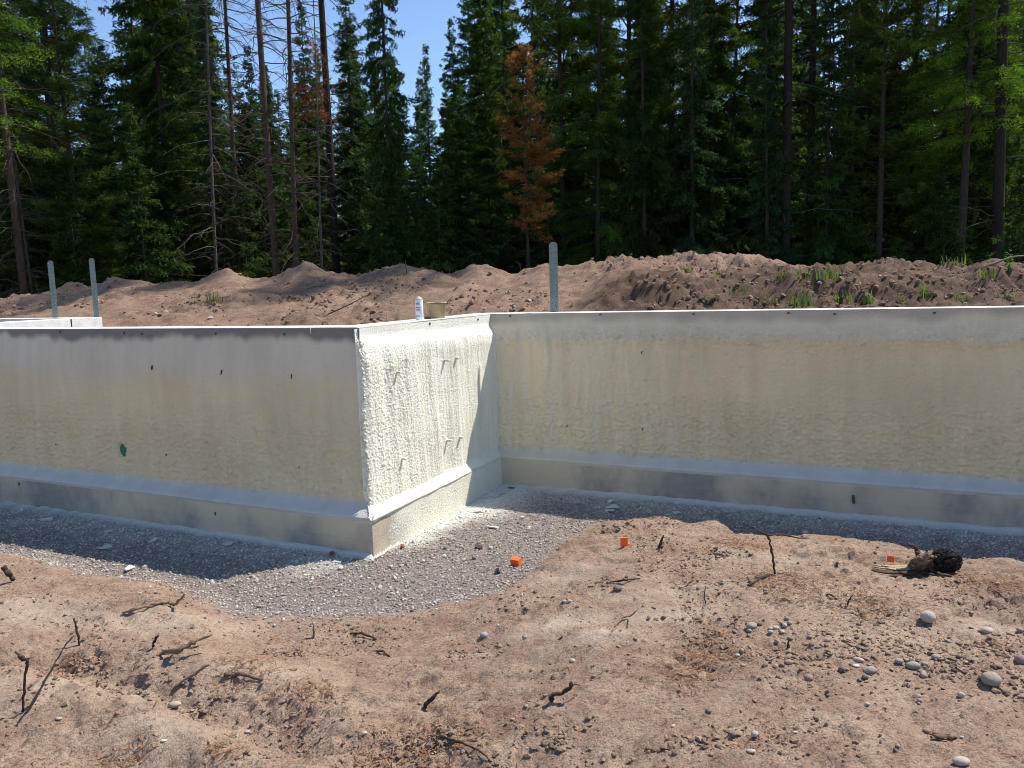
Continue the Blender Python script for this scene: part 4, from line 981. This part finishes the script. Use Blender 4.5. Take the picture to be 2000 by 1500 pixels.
LMK = [(1783, 1305, 'the flat oval stone'), (1935, 1336, 'the large round stone'), (1812, 1214, 'the round pale stone'), (1579, 1328, 'the mauve rounded stone'), (1467, 1227, 'the grey angular stone'), (1118, 1293, 'the lone white pebble'),
       (1095, 1350, 'the S-shaped root'), (1770, 1110, 'the charred stump'), (1505, 1100, 'the arching twig'), (1845, 1430, 'the broken wood chunk'), (1474, 1437, 'the white speckled pebble'), (1219, 1060, 'the orange marker on the bank'), (1690, 1312, 'the angular flat stone'), (1384, 1392, 'the dark angular pebble'), (850, 1370, 'the dark pointed stub')]
for i in range(46):
    px, py = sr_.choice([(sr_.gauss(1680, 170), sr_.gauss(1275, 35)), (sr_.gauss(1880, 90), sr_.gauss(1310, 40)), (sr_.gauss(1540, 60), sr_.gauss(1240, 25)), (sr_.uniform(900, 1950), sr_.uniform(1140, 1490))])
    if px > 2040 or py > 1520: continue
    cn, cc = sr_.choice([('grey', GS), ('pale', WS), ('dark', DS), ('grey', GS), ('mauve', PS)])
    lx, ly, ln_ = min(LMK, key=lambda q: (q[0] - px) ** 2 + ((q[1] - py) * 1.6) ** 2)
    dr = ('right of' if px > lx else 'left of') if abs(px - lx) > 1.3 * abs(py - ly) else ('below' if py > ly else 'above')
    stone(px, py, sr_.uniform(7, 13), 'small %s pebble %s %s' % (cn, dr, ln_), cc, sr_.uniform(.6, .95), sr_.uniform(.5, .8), sr_.uniform(0, 3), .25, SGR, .08, 1)
# sticks ---------------------------------------------------------------
def stick(name, pts, rads, lab, col=(.10, .065, .045), cat='twig', extra=(), k=6):
    """pts: (px, py) lying on the ground, or (px, py, 'up') standing over the first point"""
    P = []; b = None
    for i, q in enumerate(pts):
        if len(q) == 3: d = ray(q[0], q[1]); P.append(atY(q[0], q[1], b[1] + (q[2] if q[2] != 'up' else 0)))
        else:
            p = gpt(q[0], q[1], rads[min(i, len(rads) - 1)] * .6 + (.012 if 0 < i < len(pts) - 1 else .002) * (len(pts[1]) == 2))
            P.append(p)
            if b is None: b = p
    P = np.array(P); base = P[0].copy()
    def smooth(P, r):
        t = np.linspace(0, len(P) - 1, (len(P) - 1) * 5 + 1); i = np.arange(len(P))
        Q = np.stack([np.interp(t, i, P[:, j]) for j in range(3)], 1); Q[1:-1] = (Q[:-2] + Q[1:-1] * 2 + Q[2:]) / 4
        q = np.random.RandomState(int(abs(P[0, 0]) * 999))
        rr = np.interp(t, np.linspace(0, len(P) - 1, len(r)), r)
        Q[1:-1] += q.normal(size=(len(Q) - 2, 3)) * rr[1:-1, None] * .25
        return Q, rr * (1 + .15 * q.normal(size=len(rr)))
    m = MB(); Q, rr = smooth(P, rads); rr = rr * .78; m.tube(Q - base, rr, k, col)
    for (pts2, r2) in extra:
        P2 = np.array([atY(x, y, base[1] + dy) if dy is not None else gpt(x, y, r2[0] * .5) for x, y, dy in pts2])
        Q, rr = smooth(P2, r2); m.tube(Q - base, rr, k, col)
    o = link(name, m.mesh(name, [STICK], True), None, base); return tag(o, lab, cat)
DK = (.075, .045, .032); TN = (.27, .19, .125); GY = (.22, .185, .15)
stick('twig', [(45, 1392), (46, 1345, 'up'), (52, 1300, 'up'), (53, 1288, 'up'), (40, 1284, .02)], [.0085, .007, .008, .010, .012], 'upright dark twig with a knob at far left', DK, extra=[([(40, 1284, .02), (30, 1272, .05)], [.006, .003])])
stick('twig', [(60, 1384), (95, 1318, 'up'), (128, 1258, 'up'), (145, 1241, 'up')], [.009, .006, .005, .004], 'thin grey twig leaning right beside the upright one', GY)
stick('stub', [(26, 1136), (15, 1118, 'up'), (6, 1106, 'up')], [.017, .022, .018], 'thick dark stub at the left edge by the gravel', DK, 'stub')
stick('root', [(240, 1202), (270, 1195), (300, 1185), (330, 1183), (342, 1188), (355, 1170, .03), (361, 1160, .03)], [.010, .011, .012, .012, .011, .009, .006], 'pale forked root on the dirt edge above the split stick', TN, 'root')
stick('twig', [(155, 1262), (154, 1245, 'up'), (148, 1222, 'up'), (144, 1208, 'up')], [.006, .007, .007, .006], 'short brown upright twig left of the split stick', DK)
stick('stub', [(298, 1265), (302, 1252, 'up'), (310, 1240, 'up')], [.008, .010, .007], 'small dark stub between the root and split stick', DK, 'stub')
stick('split_stick', [(268, 1306), (320, 1282), (345, 1270, .0), (380, 1255, .02), (415, 1239, .05)], [.005, .012, .018, .014, .005], 'long split stick, pale above and dark below, at lower left', (.24, .16, .10), 'stick', extra=[([(280, 1290, None), (330, 1275, None), (400, 1260, None)], [.004, .013, .004])])
stick('stick', [(440, 1326), (470, 1326), (512, 1331)], [.011, .010, .008], 'short straight stick right of the split stick', (.16, .10, .07), 'stick')
stick('stick', [(341, 1347), (375, 1326), (410, 1298, .0)], [.007, .009, .006], 'thin stick below the split stick', TN, 'stick')
stick('splinter', [(612, 1246), (614, 1232, 'up'), (611, 1216, 'up')], [.008, .009, .003], 'pale upright splinter below the gravel edge', TN, 'splinter')
stick('stick', [(685, 1239), (712, 1244), (735, 1251)], [.007, .009, .007], 'dark stick on the bare dirt left of centre', (.12, .075, .05), 'stick')
stick('stick', [(735, 1273), (748, 1278), (761, 1284)], [.005, .006, .004], 'tiny dark stick below the dark stick left of centre', DK, 'stick')
stick('stub', [(829, 1384), (836, 1372, 'up'), (848, 1360, 'up'), (858, 1350, 'up')], [.014, .013, .010, .005], 'dark pointed stub near the bottom centre-left', DK, 'stub')
stick('root', [(850, 1440), (880, 1452), (910, 1462), (940, 1475), (960, 1490)], [.004, .006, .006, .005, .003], 'thin dark root trailing to the bottom edge', DK, 'root')
stick('root', [(1080, 1372), (1072, 1362, 'up'), (1085, 1356, 'up'), (1104, 1352, 'up'), (1116, 1340, 'up'), (1114, 1333, 'up')], [.012, .012, .010, .010, .010, .009], 'dark S-shaped root standing on bare dirt', DK, 'root', extra=[([(1112, 1336, 0), (1135, 1338, .03)], [.003, .0015])])
stick('stub', [(1289, 1074), (1290, 1060, 'up'), (1296, 1045, 'up')], [.013, .010, .005], 'short dark stub right of the left orange marker', DK, 'stub')
stick('arching_twig', [(1513, 1123), (1510, 1090, 'up'), (1503, 1055, 'up'), (1496, 1044, 'up'), (1480, 1037, 'up'), (1462, 1026, 'up')], [.008, .008, .008, .008, .006, .004], 'tall arching twig on the right bank', DK, extra=[([(1500, 1046, 0), (1530, 1044, .05), (1560, 1051, .08), (1580, 1051, .1)], [.005, .005, .004, .003])])
stick('twig', [(1460, 1146), (1485, 1135), (1508, 1124)], [.007, .006, .005], 'dark twig lying at the foot of the arching twig', DK)
stick('twig', [(1378, 1180), (1375, 1165, 'up'), (1378, 1145, 'up')], [.004, .0035, .002], 'hair-thin upright twig left of the arching twig', DK)
stick('twig', [(1655, 1184), (1658, 1172, 'up'), (1665, 1162, 'up')], [.005, .006, .003], 'small dark twig above the pebble cluster', DK)
stick('stick', [(1613, 1163), (1625, 1168), (1634, 1172)], [.006, .007, .005], 'short brown stick left of the small dark twig', (.2, .12, .07), 'stick')
stick('twig', [(1538, 1268), (1540, 1258, 'up'), (1540, 1250, 'up')], [.009, .006, .003], 'tiny dark peg in the pebble cluster', DK)
stick('twig', [(1201, 1226), (1215, 1212), (1232, 1210), (1240, 1196, .0), (1246, 1188, .02)], [.005, .006, .005, .004, .003], 'crooked twig above the scraped patch', TN)
stick('twig', [(1185, 1140), (1225, 1138), (1250, 1132)], [.006, .006, .004], 'dark twig beside the grey lump under the orange marker', DK)
stick('twig', [(1930, 1150), (1950, 1165), (1968, 1180)], [.005, .005, .003], 'dark twig in the red needles at the right edge', DK)
# broken wood chunk at lower right
c0 = gpt(1845, 1452); m = MB(); wr = np.random.RandomState(5)
for i in range(9):
    a = atY(1816 + wr.uniform(-3, 22), 1433 + i * 1.4 + wr.uniform(-3, 3), c0[1] + .02 * i) ; b = atY(1846 + wr.uniform(0, 32), 1437 + i * 1.6 + wr.uniform(-4, 4), c0[1] + .02 * i + .03)
    tt = np.linspace(0, 1, 5)[:, None]; m.tube((a + (b - a) * tt + wr.normal(size=(5, 3)) * .002) - c0, np.array([.003, .008, .010, .008, .002]) * wr.uniform(.6, 1.2), 4, np.array([.24, .155, .10]) * wr.uniform(.5, 1.3))
tag(link('wood_chunk', m.mesh('wood_chunk', [STICK], True), None, c0), 'broken splintered wood chunk lying on the dirt at lower right', 'wood chunk')
# uprooted stump piece with a charred lump
c0 = gpt(1775, 1122); st = empty('root_stump', c0)
tag(st, 'split uprooted stump with curled root and charred lump on the right bank', 'stump')
m = MB(); wr = np.random.RandomState(8)
for i in range(12):     # pale split plank of wood lying to the left
    f = i / 11; a = atY(1704 + wr.uniform(-3, 34) * (i % 3), 1103 + 13 * f, c0[1] + .02 - .05 * f); b = atY(1790, 1104 + 14 * f, c0[1] + .03 - .06 * f); tt = np.linspace(0, 1, 7)[:, None]
    m.tube(a + (b - a) * tt + np.array([0, 0, -.012]) * np.sin(tt * 3.1) - c0, np.array([.002, .005, .007, .008, .008, .008, .006]) * wr.uniform(.7, 1.2), 4, np.array([.58, .43, .27]) * wr.uniform(.6, 1.1) if f < .55 else np.array([.11, .07, .05]) * wr.uniform(.5, 1.3))
link('split_wood', m.mesh('split_wood', [STICK], True), st)
m = MB()
for i in range(26):     # knotted root crown
    a = atY(wr.uniform(1780, 1805), wr.uniform(1095, 1114), c0[1] + wr.uniform(-.03, .05)); b = atY(wr.uniform(1790, 1826), wr.uniform(1078, 1112), c0[1] + wr.uniform(-.05, .08)); tt = np.linspace(0, 1, 5)[:, None]
    m.tube(a + (b - a) * tt + wr.normal(size=(5, 3)) * .010 - c0, [.014, .017, .016, .012, .006], 6, np.array([.17, .12, .085]) * wr.uniform(.4, 1.5))
P = np.array([atY(x, y, c0[1] + .03) for x, y in [(1798, 1096), (1792, 1080), (1789, 1070), (1784, 1065), (1773, 1065)]]); m.tube(P - c0, [.016, .013, .011, .010, .007], 6, (.10, .065, .05))
P = np.array([atY(x, y, c0[1] + .05) for x, y in [(1806, 1098), (1810, 1086), (1811, 1074)]]); m.tube(P - c0, [.02, .016, .004], 6, (.07, .045, .035))
for (xa, ya, xb, yb) in [(1776, 1119, 1824, 1126), (1828, 1123, 1858, 1128)]:
    P = np.array([gpt(xa + (xb - xa) * t, ya + (yb - ya) * t, .006) for t in np.linspace(0, 1, 5)]); m.tube(P - c0, [.006, .009, .010, .009, .005], 6, (.15, .10, .07))
link('root_crown', m.mesh('root_crown', [STICK], True), st)
pc = atY(1847, 1095, c0[1] + .02); m = MB(); V = ICO_V; Fc = ICO_F
nl = 620; d = nrm(wr.normal(size=(nl, 3))); rr = .068 * wr.uniform(.80, 1.05, nl)
for i in range(nl):
    q = pc + d[i] * rr[i] * np.array([1.05, 1.0, .82]); m.add(q + V * wr.uniform(.004, .011) * (1 + .6 * wr.rand(12, 1)) - c0, tris=Fc, col=np.array([.022, .017, .015]) * wr.uniform(.4, 2.4))
m.add(pc + V * .062 - c0, tris=Fc, col=(.015, .012, .011))
o = link('charred_lump', m.mesh('charred_lump', [CHAR]), st); o['label'] = 'black charred lump at the end of the stump'
# orange survey markers -------------------------------------------------
def marker(px, py, w_, h_, lab, bent=True, yaw=.3, foot=True, up=0.0, tilt=0.0):
    p = gpt(px, py, up); sc = p[1] / F_PX; w_, h_ = w_ * sc, h_ * sc
    m = MB(); c, s_ = math.cos(yaw), math.sin(yaw); ct, st_ = math.cos(tilt), math.sin(tilt)
    rot = np.array([[c, -s_, 0], [s_, c, 0], [0, 0, 1]]) @ np.array([[1, 0, 0], [0, ct, -st_], [0, st_, ct]])
    e = empty('survey_marker', p)
    m.box(rot @ np.array([0, 0, h_ * .5 + .002]), (w_, .012 if bent else w_ * .7, h_), rot); o = link('upright_plate', m.mesh('upright_plate', [ORANGE]), e)
    bv = o.modifiers.new('bevel', 'BEVEL'); bv.width = .002; bv.segments = 2
    if foot:
        m = MB(); m.box(rot @ np.array([w_ * .45, .02, .006]), (w_ * .9, .045, .010), rot); o = link('foot_plate', m.mesh('foot_plate', [ORANGE]), e)
        bv = o.modifiers.new('bevel', 'BEVEL'); bv.width = .002; bv.segments = 2
    tag(e, lab, 'marker')
marker(1219, 1067, 15, 18, 'bent orange plastic marker on the edge of the right bank', True, .25)
marker(1009, 1104, 19, 16, 'orange plastic block lying on the gravel', False, -.5, False, 0, .25)
marker(1739, 1106, 13, 13, 'orange plastic piece resting on the split stump wood', True, -.6, False, .012, -.3)
# foam flakes and wood scraps on the gravel ------------------------------
def flake(px, py, wpx, lab, col=(.62, .62, .58), asp=.45, yaw=None, up=.008, name='foam_flake', cat='foam flake', thick=.008):
    p = gpt(px, py, up); L = wpx * p[1] / F_PX; fr = np.random.RandomState(int(px + 3 * py)); n = 9
    a = np.sort(fr.uniform(0, 6.283, n)); r = fr.uniform(.7, 1.1, n); yaw = fr.uniform(-.5, .5) if yaw is None else yaw
    q = np.stack([np.cos(a) * r * L * .5, np.sin(a) * r * L * asp * 1.1], 1) @ np.array([[math.cos(yaw), math.sin(yaw)], [-math.sin(yaw), math.cos(yaw)]])
    z = fr.normal(0, .004, n); V = [(x, y, zz) for (x, y), zz in zip(q, z)] + [(x * .93, y * .93, zz + thick) for (x, y), zz in zip(q, z)]
    me = bpy.data.meshes.new(name); me.from_pydata([tuple(map(float, v)) for v in V], [], [list(range(n))[::-1], list(range(n, 2 * n))] + [[i, (i + 1) % n, n + (i + 1) % n, n + i] for i in range(n)])
    at_ = me.color_attributes.new('col', 'FLOAT_COLOR', 'POINT'); at_.data.foreach_set('color', np.tile(np.array([*col, 1], np.float32), 2 * n)); me.materials.append(FOAM); me.update()
    tag(link(name, me, None, p), lab, cat)
for a in [(92, 1015, 30, 'long foam flake in the shade at far left'), (208, 1071, 30, 'pale foam flake in the shaded gravel, second from the left'), (214, 1040, 22, 'small foam flake near the left footing'),
          (303, 1057, 28, 'foam flake midway along the shaded left gravel'), (445, 1065, 24, 'squarish foam flake left of the footing corner'), (254, 1113, 18, 'white foam chunk at the edge of the left shadow', (.85, .85, .8), .8, None, .012),
          (182, 1097, 8, 'tiny white foam crumb at the shadow edge'), (660, 1100, 20, 'foam flake beside the footing corner'), (1196, 993, 30, 'flat foam sheet, upper one of a pair before the right wall'), (1190, 1000, 24, 'flat foam sheet, lower one of a pair before the right wall'),
          (1320, 1004, 18, 'foam flake by the right footing above the bank'), (1195, 980, 20, 'foam flake closest to the right footing'), (985, 962, 34, 'broken foam sheet piled in the inner corner', (.66, .63, .52)), (1000, 956, 26, 'curled foam strip on top of the inner corner pile', (.66, .63, .52), .3, .5, .03),
          (968, 970, 20, 'foam scrap left of the inner corner pile', (.6, .6, .55)), (935, 1001, 18, 'bright white foam chunk at the shadow edge by the return wall', (.88, .87, .8), .7, None, .014), (905, 1010, 20, 'white foam chip in the sunlit overspray', (.88, .87, .8)),
          (1020, 1013, 9, 'tiny white chip right of the sunlit overspray', (.85, .84, .78)), (965, 1033, 24, 'grey foam flake on the sunlit gravel', (.5, .5, .5)), (666, 1112, 12, 'white chip in front of the footing corner', (.85, .84, .78)), (764, 1110, 12, 'pinkish chip on the gravel right of the footing corner', (.6, .5, .48)), (868, 1090, 10, 'cream chip on the open gravel', (.75, .7, .6))]:
    flake(*a)
flake(785, 1072, 12, 'rusty brown scrap at the foot of the return footing', (.20, .09, .05), .7, None, .012, 'bark_scrap', 'scrap', .015)
flake(650, 1086, 14, 'reddish scrap in the shade by the footing corner', (.22, .10, .08), .7, None, .02, 'bark_scrap', 'scrap', .015)
flake(935, 1072, 18, 'dark clod lying on the sunlit gravel', (.07, .05, .045), .8, None, .006, 'dirt_clod', 'clod', .015)
flake(968, 1118, 20, 'dark clod below the orange block', (.06, .05, .05), .7, None, .006, 'dirt_clod', 'clod', .015)

# ------------------------------------------------------------------ things on the walls
def strap(base, h, w_, yaw, lab, tilt=0.0):
    e = empty('holddown_strap', base); e.rotation_euler = (0, tilt, yaw)
    pts = [(-w_ / 2, -.1), (w_ / 2, -.1), (w_ / 2, h - w_ * .28), (w_ * .22, h), (-w_ * .22, h), (-w_ / 2, h - w_ * .28)]; n = len(pts)
    me = bpy.data.meshes.new('plate'); me.from_pydata([(x, -.0017, z) for x, z in pts] + [(x, .0017, z) for x, z in pts], [], [list(range(n)), list(range(n, 2 * n))[::-1]] + [[i, n + i, n + (i + 1) % n, (i + 1) % n] for i in range(n)])
    me.materials.append(STEEL); me.update(); pl_ = link('plate', me, e)
    m = MB(); nh = int(h / .052)
    for i in range(nh):
        z = .03 + i * .052
        for sx in (-1, 1):
            zz = z + (.012 if sx > 0 else 0); a = np.arange(8) * math.pi / 4; r = .0042
            for yy in (-.0024, .0024): m.add(np.stack([sx * w_ * .27 + r * np.cos(a), np.full(8, yy), zz + r * np.sin(a)], 1), tris=[[0, j, j + 1] if yy > 0 else [0, j + 1, j] for j in range(1, 7)])
    link('nail_holes', m.mesh('nail_holes', [GLINT if tilt else HOLE]), pl_)['kind'] = 'stuff'  # tilted straps show a painted glint at each hole
    return tag(e, lab, 'metal strap'), pl_
def top_at(px, org, u, n, d):      # point on a wall top d behind the face, at photo column px
    s = np.linspace(-1, 12, 6000); P = org[None] + u[None] * s[:, None] - n[None] * d
    dd = np.concatenate([P, np.full((len(P), 1), WH - CZ)], 1); q = 1000 + F_PX * (dd @ _rt) / (dd @ _fw); q[dd @ _fw < .2] = 1e9
    return np.append(P[np.argmin(abs(q - px))], WH)
yw = math.atan2(UDIR[1], UDIR[0])
p = top_at(1083, PB, UDIR, NDIR, WT - .02); o, e = strap(p, .66, .080, -.06, 'tall galvanized strap standing on the right wall near the centre')
m = MB()      # small stamped mark low on the strap
for (x0, z0, x1, z1) in [(.004, .075, .018, .075), (.011, .075, .011, .052), (.024, .070, .024, .050), (.024, .050, .018, .050)]:
    m.box(((x0 + x1) / 2, -.0028, (z0 + z1) / 2), (abs(x1 - x0) + .003, .001, abs(z1 - z0) + .003))
link('stamped_mark', m.mesh('stamped_mark', [INKD]), e)
p = top_at(192, PC, -BDIR, UDIR, .03); strap(np.array([PC[0], PC[1], WH]) + np.append(LDIR * .05 - BDIR * .04, 0), .80, .078, -.1, 'right one of two perforated straps on the far left corner', .004)
pl = atY(108, 615, 1.0); d = ray(108, 615); tt = (( PC - BDIR * .04 ) @ BDIR) / (d[:2] @ BDIR); pp = np.array([0, 0, CZ]) + d * tt; pp[2] = WH
strap(pp, .80, .078, .05, 'left one of two perforated straps on the far left corner', .006)
# aerosol can and foam-covered cup on the return wall's top
def lathe(prof, k=24, col=(1, 1, 1)):
    m = MB(); prof = np.array(prof); n = len(prof); a = np.arange(k) * 2 * math.pi / k
    V = np.stack([prof[:, 0][:, None] * np.cos(a), prof[:, 0][:, None] * np.sin(a), np.repeat(prof[:, 1][:, None], k, 1)], -1).reshape(-1, 3)
    i = np.arange(n - 1)[:, None] * k; j = np.arange(k)[None]; j2 = (j + 1) % k
    m.add(V, quads=np.stack([i + j, i + j2, i + k + j2, i + k + j], -1).reshape(-1, 4), col=col); return m
pcan = top_at(820, PA, BDIR, UDIR, .07); can = empty('spray_can', pcan); tag(can, 'white aerosol spray can with small red print on the return wall', 'spray can')
HC = 46 * pcan[1] / F_PX; RC = HC * .165
can_body = link('body', lathe([(0, 0), (RC * .92, 0), (RC, .004), (RC, HC * .82), (RC * .93, HC * .84)]).mesh('body', [CANW], True), can)
link('cap', lathe([(RC * .95, HC * .84), (RC * 1.04, HC * .855), (RC * 1.0, HC * .88), (RC * .30, HC * .985), (0, HC)]).mesh('cap', [plain('can_cap', (.60, .54, .40))], True), can)
for zz, hh, w0, mt in [(.70, .035, 1.1, INKD), (.64, .03, .8, INKD), (.53, .028, 1.2, INKD), (.45, .035, 1.3, INKR), (.385, .035, 1.3, INKR), (.15, .018, 1.2, INKD), (.20, .015, .9, INKD)]:
    m = MB(); a = np.linspace(-math.pi / 2 - .35 - w0 * .5, -math.pi / 2 - .35 + w0 * .5, 24); r = RC + .0012
    keep = np.random.RandomState(int(zz * 1000)).rand(23) > .25
    V = np.concatenate([np.stack([r * np.cos(a), r * np.sin(a), np.full(24, HC * zz)], 1), np.stack([r * np.cos(a), r * np.sin(a), np.full(24, HC * (zz + hh))], 1)])
    m.add(V, quads=[[i, i + 1, 24 + i + 1, 24 + i] for i in range(23) if keep[i]]); link('print', m.mesh('print', [mt]), can_body)
pcup = top_at(856, PA, BDIR, UDIR, .08); cup = empty('foam_covered_cup', pcup); tag(cup, 'tan foam-splattered tapered cup with ragged lid beside the spray can', 'cup')
HCU = 30 * pcup[1] / F_PX; WC = HCU * .52
m = lathe([(0, 0), (WC * .82, 0), (WC * .86, .004), (WC * .98, HCU * .85), (WC * 1.08, HCU * .88), (WC * 1.05, HCU * .96), (WC * .9, HCU * .96), (WC * .8, .02), (0, .02)], 14)
link('cup_body', m.mesh('cup_body', [CUPM], True), cup)
m = MB(); a = np.arange(12) * 2 * math.pi / 12; rr = WC * np.random.RandomState(2).uniform(1.0, 1.35, 12); rr[5:8] *= 1.3
V = np.concatenate([np.stack([rr * np.cos(a), rr * np.sin(a), HCU * .98 + .002 * np.sin(a * 3)], 1), np.stack([rr * np.cos(a), rr * np.sin(a), HCU * 1.02 + .002 * np.sin(a * 3)], 1), [[0, 0, HCU * .98], [0, 0, HCU * 1.02]]])
m.add(V, tris=[[12 + i, 12 + (i + 1) % 12, 25] for i in range(12)] + [[(i + 1) % 12, i, 24] for i in range(12)], quads=[[i, (i + 1) % 12, 12 + (i + 1) % 12, 12 + i] for i in range(12)])
link('lid', m.mesh('lid', [CUPM]), cup)
m = MB(); m.tube(np.array([[WC * .9, .01, HCU * .85], [WC * 1.6, .03, HCU * 1.25], [WC * 1.9, .04, HCU * 1.42]]), [.004, .003, .002], 5, DK); link('stick_handle', m.mesh('stick_handle', [STICK]), cup)
p = top_at(836, PA, BDIR, UDIR, .09); m = MB(); wr = np.random.RandomState(6)
m.tube(np.array([[-.03, 0, .008], [0, .01, .012], [.03, -.005, .008]]), [.006, .012, .006], 6, (.05, .04, .035)); tag(link('rag_scrap', m.mesh('rag_scrap', [STICK]), None, p), 'dark scrap lying between the can and the cup', 'scrap')

# ------------------------------------------------------------------ weeds, grass and sticks on the mounds
LEAFG = mat_leaf('grass_blades', .4)
def mpt(px, py): return march(px, py, lambda a, b: mound_z(a, b), 7.5, 22, 1400)
def grass(px, py, n, hpx, spread, lab, col=(.17, .27, .05), wd=.007, leafy=False):
    n = int(n * 1.15); spread *= 1.3
    p = mpt(px, py); h = hpx * p[1] / F_PX; gr = np.random.RandomState(int(px * 3 + py)); m = MB()
    for i in range(n):
        a = gr.uniform(0, 6.283); r0 = spread * gr.rand() ** .7; b = np.array([math.cos(a) * r0, math.sin(a) * r0 * .6, -.03]); L = h * gr.uniform(.5, 1.15); az = gr.uniform(0, 6.283); bend = gr.uniform(.1, .8)
        d = np.array([math.cos(az), math.sin(az), 0]); s_ = np.array([-d[1], d[0], 0]) * wd * gr.uniform(.7, 1.4); t = np.linspace(0, 1, 5)[:, None]
        c = b + np.array([0, 0, 1]) * (L * (t - .35 * bend * t ** 2)) + d * (L * bend * t ** 2 * .7); w_ = (1 - t) ** .6
        V = np.concatenate([c - s_ * w_, c + s_ * w_]); m.add(V, quads=[[k, k + 1, 5 + k + 1, 5 + k] for k in range(4)], col=np.asarray(col) * gr.uniform(.6, 1.3))
        if leafy:
            for q in range(5):
                f = gr.uniform(.2, 1); cpt = b + np.array([0, 0, L * f]) ; la = gr.uniform(0, 6.283); ld = np.array([math.cos(la), math.sin(la), gr.uniform(0, .6)]) * .06; lw = np.array([-math.sin(la), math.cos(la), 0]) * .014
                m.add([cpt, cpt + ld * .5 - lw, cpt + ld, cpt + ld * .5 + lw], quads=[[0, 1, 2, 3]], col=np.asarray(col) * gr.uniform(.7, 1.4))
    tag(link('grass_tuft' if not leafy else 'weed_plant', m.mesh('grass_tuft', [LEAFG]), None, p), lab, 'grass' if not leafy else 'weed')
for a in [(418, 588, 26, 24, .12, 'small green tuft alone on the left mound'), (1340, 530, 20, 16, .10, 'faint tuft on the crest left of the highest mound'), (1405, 536, 26, 18, .15, 'green tuft just below the highest mound crest'),
          (1585, 542, 50, 34, .28, 'wide grassy clump in the dip between the two right mounds'), (1625, 545, 30, 24, .18, 'yellow green grass right of the clump in the dip'), (1560, 594, 34, 40, .14, 'tall grass clump just above the right wall top'),
          (1695, 592, 10, 34, .05, 'narrow grass shoot above the right wall'), (1758, 592, 8, 36, .04, 'thin bright shoot above the right wall, below the mound'), (1810, 580, 26, 44, .14, 'dry yellowish grass on the rounded right mound'),
          (1865, 515, 22, 22, .16, 'grass on the right shoulder of the rounded mound'), (1925, 540, 20, 26, .12, 'sparse grass near the right edge of the mound'), (1120, 598, 14, 14, .06, 'tiny bright tuft right of the tall strap'),
          (1500, 590, 26, 30, .14, 'grass tuft left of the tall clump above the right wall'), (1640, 588, 26, 30, .16, 'grass tuft right of the tall clump above the right wall'), (1445, 575, 18, 20, .12, 'small tuft on the cut bank left of the tall clump'), (1880, 590, 24, 30, .14, 'tuft above the right wall below the mound shoulder'), (1525, 545, 16, 24, .10, 'thin grass at the left of the dip'), (1960, 580, 18, 24, .12, 'low grass at the right edge above the wall')]: grass(*a)
grass(1968, 530, 9, 44, .05, 'leafy bright weed at the right edge of the mound', (.14, .26, .06), .004, True)
grass(1385, 592, 10, 20, .10, 'grey green weed in front of the cut bank', (.12, .17, .07), .005, True)
def mstick(pts, r, lab, col=GY):
    b = mpt(*pts[0]); P = np.array([b] + [atY(x, y, b[1] + .05 * i) for i, (x, y) in enumerate(pts[1:], 1)]); m = MB(); m.tube(P - b, np.linspace(r, r * .5, len(P)), 6, col)
    tag(link('branch_piece', m.mesh('branch_piece', [STICK], True), None, b), lab, 'branch')
mstick([(884, 528), (876, 515), (869, 503)], .02, 'pale stick poking up behind the middle mound', (.3, .26, .22))
mstick([(1030, 522), (1015, 515), (1004, 509)], .012, 'thin pale twig on the crest left of the tall strap')
mstick([(795, 535), (793, 525), (792, 508)], .012, 'short dark stick on the mound left of centre', DK)
mstick([(1905, 530), (1940, 515), (1975, 502), (2020, 497)], .02, 'long grey branch leaning over the right mound')
mstick([(640, 615), (680, 596), (722, 574)], .010, 'thin dark root lying up the left mound slope', DK)

# labels that would still repeat are told apart by their order across the picture
byl = {}
for o in list(COL.objects):
    if o.parent is None and o.get('group') in ('trees deeper in the wood', 'understorey saplings', 'slim bare stems', 'stones on the dirt bank'): byl.setdefault(o['label'], []).append(o)
ORD = ['first', 'second', 'third', 'fourth', 'fifth', 'sixth', 'seventh', 'eighth', 'ninth', 'tenth', 'eleventh', 'twelfth']
for lab, os_ in byl.items():
    if len(os_) > 1:
        os_.sort(key=lambda o: o.location.x / o.location.y)
        for i, o in enumerate(os_): o['label'] = lab + ', %s from left' % ORD[min(i, 11)]
